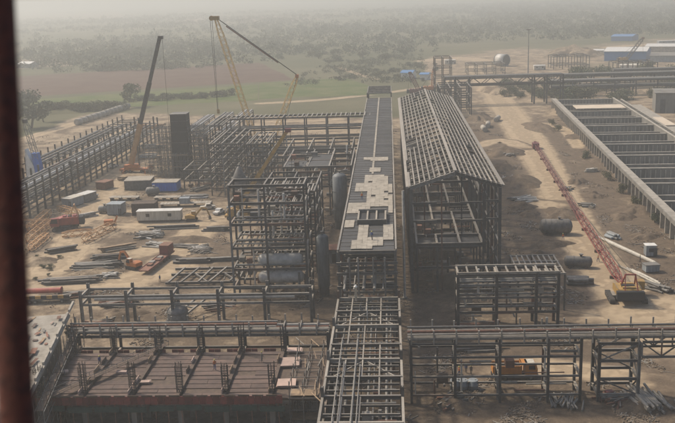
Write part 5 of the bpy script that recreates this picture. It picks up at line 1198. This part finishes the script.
def warehouse(label, px0, px1, py, h, dep, wall, roof, rise=2.5, name='warehouse', doors=0, rz=None):
    a, b = at(px0, py), at(px1, py); L = (b - a).length; T = thing(name, label, 'building', a, math.atan2(b.y - a.y, b.x - a.x) if rz is None else rz)
    panel(T, 'wall', (L / 2, dep / 2, h / 2), (L, dep, h), wall)
    MB().hexa([(-.6, -.6, h), (L + .6, -.6, h), (L + .6, dep / 2, h + rise), (-.6, dep / 2, h + rise), (-.6, -.6, h + .3), (L + .6, -.6, h + .3), (L + .6, dep / 2, h + rise + .3), (-.6, dep / 2, h + rise + .3)]).build('roof_slope', roof, T)
    MB().hexa([(-.6, dep / 2, h + rise), (L + .6, dep / 2, h + rise), (L + .6, dep + .6, h), (-.6, dep + .6, h), (-.6, dep / 2, h + rise + .3), (L + .6, dep / 2, h + rise + .3), (L + .6, dep + .6, h + .3), (-.6, dep + .6, h + .3)]).build('roof_slope', roof, T)
    MB().add([(0, 0, h), (0, dep, h), (0, dep / 2, h + rise), (.3, 0, h), (.3, dep, h), (.3, dep / 2, h + rise)], [(0, 1, 2), (3, 5, 4), (0, 2, 5, 3), (1, 4, 5, 2)]).build('gable', wall, T)
    MB().add([(L, 0, h), (L, dep, h), (L, dep / 2, h + rise), (L - .3, 0, h), (L - .3, dep, h), (L - .3, dep / 2, h + rise)], [(0, 2, 1), (3, 4, 5), (0, 3, 5, 2), (1, 2, 5, 4)]).build('gable', wall, T)
    for k in range(doors): panel(T, 'door', (L * (k + .5) / doors, -.06, h * .35), (L / doors * .35, .12, h * .7), 'steel')
    return T
warehouse('large hazy blue warehouse with pale roof', 604, 646, 61, 8.0, 34, 'blue_pale', 'white', 2.5)
warehouse('second blue shed farther behind the large warehouse', 611, 632, 41, 5, 26, 'blue_pale', 'blue_pale', 2)
warehouse('long low pale shed right of the blue warehouse', 650, 720, 62, 5, 20, 'greyblue', 'galv', 2)
warehouse('pale roofed works shed at the far right edge', 645, 690, 52, 5, 26, 'concrete_pale', 'white', 2)
warehouse('small blue-roofed shed beyond the shed skeleton', 401, 412, 79, 4.5, 12, 'white', 'blue_pale', 1.5)
warehouse('tiny white hut left of the orange far crane', 420, 428, 80, 4, 8, 'white', 'blue_pale', 1)
warehouse('long white works hut below the blue warehouse', 620, 642, 70, 3.4, 9, 'white', 'cream', 1)
warehouse('low cream hut left of the blue warehouse', 593, 603, 55, 4, 10, 'cream', 'white', 1)
warehouse('grey concrete block at the right edge above the basin', 655, 700, 113, 10, 20, 'concrete', 'concrete', .5, doors=3)
warehouse('pale farm shed in the far fields at upper left', 18, 30, 68, 4, 14, 'greyblue', 'white', 2)

def chips(name, label, n, m, seed, smin, smax, flat, thr, lng=1.0):
    rs = np.random.RandomState(seed); C = []
    while len(C) < n:
        y = 125 + 330 * rs.uniform(size=4 * n) ** 1.3; x = rs.uniform(-1, 1, 4 * n) * y * .45 - .06 * y
        d = dark_field(x, y); keep = (rs.uniform(size=4 * n) < np.clip((d - thr) * 1.6, 0.02, 1)) & (x > -175) & (x < 70 + .035 * y)
        # piles: gather part of the chips into drifts
        g = np.sin(x * .33 + 1.7 * np.sin(y * .11)) * np.sin(y * .21 + 1.3 * np.sin(x * .17)) * (.6 + .4 * np.sin(x * .9) * np.sin(y * .8)) > rs.uniform(.12, .85, 4 * n)
        c_ = np.stack([x, y], 1)[keep & g]; ok = np.ones(len(c_), bool)
        for rx, ry, w in ROADS: ok &= (c_[:, 0] - rx) ** 2 + (c_[:, 1] - ry) ** 2 > (w * .55) ** 2
        C += list(c_[ok])
    C = np.array(C[:n]); sz = rs.uniform(smin, smax, n)[:, None] * np.stack([rs.uniform(.6, 1.4, n) * lng, rs.uniform(.5, 1, n), rs.uniform(.3, 1, n) * flat], 1)
    B = np.array([(-1, -1, -1), (1, -1, -1), (1, 1, -1), (-1, 1, -1), (-1, -1, 1), (1, -1, 1), (1, 1, 1), (-1, 1, 1)]) * .5
    V = B[None] * sz[:, None] * (1 + rs.uniform(-.3, .3, (n, 8, 3)) * (lng < 2)); a = rs.uniform(0, 6.28, n)[:, None]
    X = V[..., 0] * np.cos(a) - V[..., 1] * np.sin(a) + C[:, :1]; Y = V[..., 0] * np.sin(a) + V[..., 1] * np.cos(a) + C[:, 1:]; Z = V[..., 2] + sz[:, 2:] * .35
    Q = np.stack([X, Y, Z], -1)[:, [(0, 3, 2, 1), (4, 5, 6, 7), (0, 1, 5, 4), (1, 2, 6, 5), (2, 3, 7, 6), (3, 0, 4, 7)]].reshape(-1, 4, 3)
    o = link(name, quad_mesh(name, Q, m)); o['kind'] = 'stuff'; o['label'] = label
def quad_mesh(name, q, m):
    n = len(q); me = bpy.data.meshes.new(name); me.vertices.add(n * 4); me.vertices.foreach_set('co', q.astype(np.float32).ravel())
    me.loops.add(n * 4); me.loops.foreach_set('vertex_index', np.arange(n * 4, dtype=np.int32)); me.polygons.add(n)
    me.polygons.foreach_set('loop_start', (np.arange(n) * 4).astype(np.int32)); me.polygons.foreach_set('loop_total', np.full(n, 4, np.int32)); me.update(calc_edges=True); me.materials.append(MATS[m]); return me
chips('soil_clods', 'brown clods and stones strewn over the churned ground', 24000, 'clod', 21, .08, .32, 1.2, .2)
chips('scrap_litter', 'pale scrap boards and bars strewn over the churned ground', 1100, 'steel_pale', 22, .14, .3, .6, .3, 7.0)
chips('grey_litter', 'dark scrap bars and offcuts strewn over the churned ground', 1100, 'steel', 23, .14, .32, .7, .3, 7.0)
p = at(528, 76); T = thing('light_mast', 'tall thin lighting mast beyond the pipe bridge', 'mast', (p.x, p.y, 0)); t_ = at_depth(528, 29, p.y)
MB().tube((0, 0, 0), (0, 0, t_.z), .5, .28, 10).build('pole', 'galv', T); MB().tube((0, 0, t_.z - .6), (0, 0, t_.z), 1.6, 1.9, 14).build('lamp_ring', 'steel', T)

# ------------------------------------------------------------------ workers
def person_mesh(top, legs, seed):
    r = random.Random(seed); st = r.uniform(.08, .22)
    V = [(0, 0, .98), (0, 0, 1.18), (0, .01, 1.40), (0, .02, 1.50), (0, .03, 1.62), (0, .03, 1.74),
         (-.1, 0, .92), (-.11, st, .50), (-.11, st - .05, .08), (-.12, st + .10, .04), (.1, 0, .92), (.11, -st, .5), (.11, -st - .08, .08), (.12, -st + .06, .04),
         (-.2, 0, 1.40), (-.25, -.05, 1.13), (-.24, .1, .90), (-.24, .15, .82), (.2, 0, 1.40), (.26, .06, 1.13), (.24, .25, 1.0), (.24, .32, .96)]
    E_ = [(0, 1), (1, 2), (2, 3), (3, 4), (4, 5), (0, 6), (6, 7), (7, 8), (8, 9), (0, 10), (10, 11), (11, 12), (12, 13), (2, 14), (14, 15), (15, 16), (16, 17), (2, 18), (18, 19), (19, 20), (20, 21)]
    rad = [(.17, .12), (.15, .11), (.17, .12), (.06, .06), (.095, .11), (.08, .09), (.1, .1), (.075, .08), (.055, .06), (.05, .04), (.1, .1), (.075, .08), (.055, .06), (.05, .04),
           (.07, .07), (.05, .05), (.04, .04), (.035, .045), (.07, .07), (.05, .05), (.04, .04), (.035, .045)]
    me = bpy.data.meshes.new('person'); me.from_pydata(V, E_, []); o = bpy.data.objects.new('person_src', me); COL.objects.link(o)
    md = o.modifiers.new('skin', 'SKIN'); md.use_smooth_shade = True
    for i, rr in enumerate(rad): me.skin_vertices[0].data[i].radius = rr
    me.skin_vertices[0].data[0].use_root = True
    sb = o.modifiers.new('sub', 'SUBSURF'); sb.levels = 1
    dg = bpy.context.evaluated_depsgraph_get(); ev = bpy.data.meshes.new_from_object(o.evaluated_get(dg)); bpy.data.objects.remove(o)
    for m in (top, legs, 'skin'): ev.materials.append(MATS[m])
    for p_ in ev.polygons:
        c = p_.center; p_.material_index = 2 if c.z > 1.5 or (abs(c.x) > .19 and c.z < 1.02) else (0 if c.z > .96 else 1)
    return ev
PM = [person_mesh('cloth_blue', 'cloth_grey', 1), person_mesh('cloth_orange', 'cloth_blue', 2), person_mesh('cloth_grey', 'cloth_grey', 3)]
for (px, py, z, k, lab) in ((466, 373, 0, 0, 'person in blue walking behind the front rack left of the truck'), (459, 376, 0, 1, 'person in orange top behind the front rack'), (471, 375, 0, 2, 'person in grey beside the one in blue'),
        (117, 204, 0, 1, 'person in orange top by the left yard track'), (122, 202, 0, 2, 'person in grey by the left yard track'), (563, 240, 0, 1, 'person in orange near the dark tank'), (598, 262, 0, 1, 'person in orange top beside the red boom'), (210, 273, 0, 2, 'person in grey standing by the ground frame'), (100, 366, ZS, 0, 'person in blue on the second formwork bay'), (215, 370, ZS, 1, 'person in orange on the formwork near the middle'), (262, 362, ZS, 2, 'person in grey on the rightmost formwork bay'),
        (372, 240, ZD + .16, 0, 'person in blue on the front edge of the plated deck'), (362, 200, ZD + .16, 1, 'person in orange on the plated deck behind the hatch'), (640, 262, 0, 2, 'person in grey near the pale kiosk'), (160, 282, 0, 0, 'person in blue crossing the tan yard track')):
    p = at(px, py, z); T = thing('person', lab, 'person', (p.x, p.y, z + .03), rnd.uniform(0, 6)); T.scale = (1, 1, 1)
    link('body', PM[k], T); MB().lathe((0, .03, 1.68), (0, 0, 1), [(0, .14), (.0, .125), (.07, .12), (.12, .08), (.14, .01)], 12).build('helmet', 'helmet', T, smooth=True)

# ------------------------------------------------------------------ trees
def leaf_cloud(rs, blobs, n, s):
    """leaf-sized quads spread through overlapping clumps"""
    b = blobs[rs.choice(len(blobs), n, p=blobs[:, 3] ** 2 / (blobs[:, 3] ** 2).sum())]
    d = rs.normal(size=(n, 3)); d /= np.linalg.norm(d, axis=1)[:, None]; d *= (rs.uniform(.35, 1.08, n) ** .6)[:, None]
    c = b[:, :3] + d * b[:, 3:4] * np.array([1, 1, .8])
    a = rs.normal(size=(n, 3)); a /= np.linalg.norm(a, axis=1)[:, None]; e = np.cross(a, rs.normal(size=(n, 3))); e /= np.linalg.norm(e, axis=1)[:, None]
    sz = (s * rs.uniform(.6, 1.3, n))[:, None]; a *= sz; e *= sz
    return np.stack([c - a - e * .5, c + a - e * .5, c + a * .6 + e * .6, c - a * .6 + e * .6], 1)
def tree_parts(seed, h, w, m, n=900, lo=.42):
    rs = np.random.RandomState(seed); k = 9 if lo > .3 else 12
    bl = np.stack([rs.uniform(-.32, .32, k) * w, rs.uniform(-.32, .32, k) * w, rs.uniform(lo, .86, k) * h, rs.uniform(.16, .27, k) * w], 1)
    b = MB(); b.tube((0, 0, -.1), (.1, 0, h * .35), w * .035, w * .025, 7)
    for q in bl[:6]: b.tube((.1, 0, h * .33), (q[0], q[1], q[2]), w * .02, w * .007, 5)
    return quad_mesh('crown', leaf_cloud(rs, bl, n, w * .036), m), b.mesh('bark', 'trunk')
TV = [tree_parts(s, 1.0, 1.0 if s < 3 else 1.35, 'leaf' if s % 2 else 'leaf_dry') for s in range(6)] + [tree_parts(20 + s, 1.0, 1.5, 'leaf' if s % 2 else 'leaf_dry', 900, .12) for s in range(6)]
def tree(px, py, h, v, label, group=None, name='tree', cat='tree', sx=1.0):
    p = at(px, py); T = thing(name, label, cat, (p.x, p.y, 0), rnd.uniform(0, 6.28), group); v += 6 if group else 0
    for nm, me in (('crown', TV[v][0]), ('trunk', TV[v][1])): o = link(nm, me, T); o.scale = (h * sx, h * sx, h)
tree(127, 107, 15, 1, 'solitary broad tree at the far end of the left rack')
tree(31, 128, 16, 3, 'large dark tree beside the post above the left rack'); tree(44, 122, 12, 1, 'dark round tree right of the large one beside the post')
tree(24, 112, 15, 5, 'dark tree at the left edge in front of the green field'); tree(580, 84, 12, 3, 'dark bushy tree behind the far end of the basin')
for i in range(24):
    tree(46 + i * 3.3 + rnd.uniform(-1, 1), 112.5 - i * .12 + rnd.uniform(-.6, .6), rnd.uniform(3.5, 6), rnd.randrange(6), 'low tree in the hedge row below the green field', 'hedge row below the field', sx=1.3)
for i in range(26):
    tree(130 + i * 4 + rnd.uniform(-1.5, 1.5), 101.5 - i * .22 + rnd.uniform(-1, 1), rnd.uniform(2.5, 4.5), rnd.randrange(6), 'bushy tree on the field edge behind the black tower', 'trees on the field edge', sx=1.3)
for i in range(40):
    tree(rnd.uniform(500, 560), rnd.uniform(84, 98), rnd.uniform(2.5, 5), rnd.randrange(6), 'low scrub tree beside the dirt road under the pipe bridge', 'scrub by the dirt road', 'shrub', 'shrub', 1.3)
for i in range(46):
    tree(rnd.uniform(560, 680), rnd.choice((74, 76, 89, 98, 101)) + rnd.uniform(-2, 2), rnd.uniform(3.5, 7.5), rnd.randrange(6), 'hazy green tree among the racks behind the basin', 'trees among the far racks', sx=1.3)
for i in range(40):
    x = rnd.uniform(15, 420); tree(x, rnd.uniform(46, 60) + rnd.uniform(0, 4) * (x > 300), rnd.uniform(4, 8), rnd.randrange(6), 'hazy tree in the country beyond the ploughed field', 'trees beyond the ploughed field', sx=1.2)
for i in range(16):
    tree(rnd.uniform(330, 440), rnd.uniform(60, 84), rnd.uniform(2, 4), rnd.randrange(6), 'hazy tree on the slope beyond the green field', 'trees beyond the green field', sx=1.3)
for px, py in ((586, 159), (608, 180), (622, 193), (637, 207), (655, 223), (552, 125), (558, 131), (603, 152)):
    tree(px, py, 3.2, rnd.randrange(6), 'small dark shrub in the line below the basin walkway', 'shrubs below the basin', 'shrub', 'shrub', .8)
for i in range(9):
    tree(rnd.uniform(35, 60), rnd.uniform(255, 285), rnd.uniform(.6, 1.1), rnd.randrange(6), 'low weed clump on the yard edge by the post', 'weeds at the yard edge', 'shrub', 'shrub', 1.2)
# far woodland: too far and dense to count
rs = np.random.RandomState(4); Q = []
cnt = 0
while cnt < 11500:
    x = rs.uniform(-1500, 1700); y = 850 + 2900 * rs.uniform() ** 1.9
    if abs(x + 60) > y * .46 + 80: continue
    if x > 20 and y < 1060 + .3 * x and not (x < 55 and y > 900): continue
    dens = .42 + .55 * math.sin(x * .0061 + 1.3 + 1.2 * math.sin(y * .004)) * math.sin(y * .0047 + .4 + math.sin(x * .003)) + .35 * math.sin(x * .021 + 2 * math.sin(y * .011)) * math.sin(y * .017)
    if y > 1100 and x > 200: dens += .5
    if y < 960: dens -= .35
    if rs.uniform() > dens: continue
    w = rs.uniform(5, 15) * (1 if rs.uniform() < .8 else 1.5); h = w * rs.uniform(.42, .75); k = 4
    bl = np.stack([x + rs.uniform(-.38, .38, k) * w, y + rs.uniform(-.38, .38, k) * w, rs.uniform(.2, .7, k) * h, rs.uniform(.16, .32, k) * w], 1)
    Q.append(leaf_cloud(rs, bl, 60, w * .062)); cnt += 1
for _ in range(900):                                                   # scrub on the slope beyond the fields
    y = rs.uniform(655, 930); x = rs.uniform(-75, 25) + (y - 655) * .05
    if math.sin(x * .09 + 1.5 * math.sin(y * .03)) * math.sin(y * .05) < rs.uniform(-.6, .6): continue
    w = rs.uniform(2.5, 7); bl = np.stack([x + rs.uniform(-.38, .38, 4) * w, y + rs.uniform(-.38, .38, 4) * w, rs.uniform(.15, .45, 4) * w, rs.uniform(.16, .32, 4) * w], 1)
    Q.append(leaf_cloud(rs, bl, 60, w * .06))
o = link('far_woodland', quad_mesh('far_woodland', np.concatenate(Q), 'leaf_wood')); o['kind'] = 'stuff'; o['label'] = 'hazy scrub woodland spreading to the horizon'
# ------------------------------------------------------------------ rusty post of the camera's own tower
pt_, pb_ = at_depth(-5, 0, 1.15), at_depth(17, 423, 1.15)      # leans a little outwards
k_ = (0 - pt_.z) / (pb_.z - pt_.z); pg = pt_.lerp(pb_, k_); ph = pt_.lerp(pb_, (67.0 - pt_.z) / (pb_.z - pt_.z))
T = thing('tower_post', 'dark rusty steel post rising close at the left edge', 'post', pg)
MB().tube((0, 0, 0), ph - pg, .0245, n=28).build('tube', 'rust', T, smooth=True)
MB().box((0, 0, .02), (.3, .3, .04)).build('base_plate', 'rust', T)

# ------------------------------------------------------------------ the air
m = bpy.data.materials.new('haze'); m.use_nodes = True; n_ = m.node_tree.nodes; n_.clear()
pv = n_.new('ShaderNodeVolumePrincipled'); pv.inputs['Color'].default_value = (0.80, 0.815, 0.79, 1); pv.inputs['Density'].default_value = 0.00058; pv.inputs['Anisotropy'].default_value = 0.3
mo = n_.new('ShaderNodeOutputMaterial'); m.node_tree.links.new(pv.outputs[0], mo.inputs['Volume']); MATS['haze'] = m
o = MB().box((0, 0, 39.0), (24400, 24400, 80.5)).build('haze', 'haze'); o['kind'] = 'stuff'; o['label'] = 'pale dusty haze over the whole site'
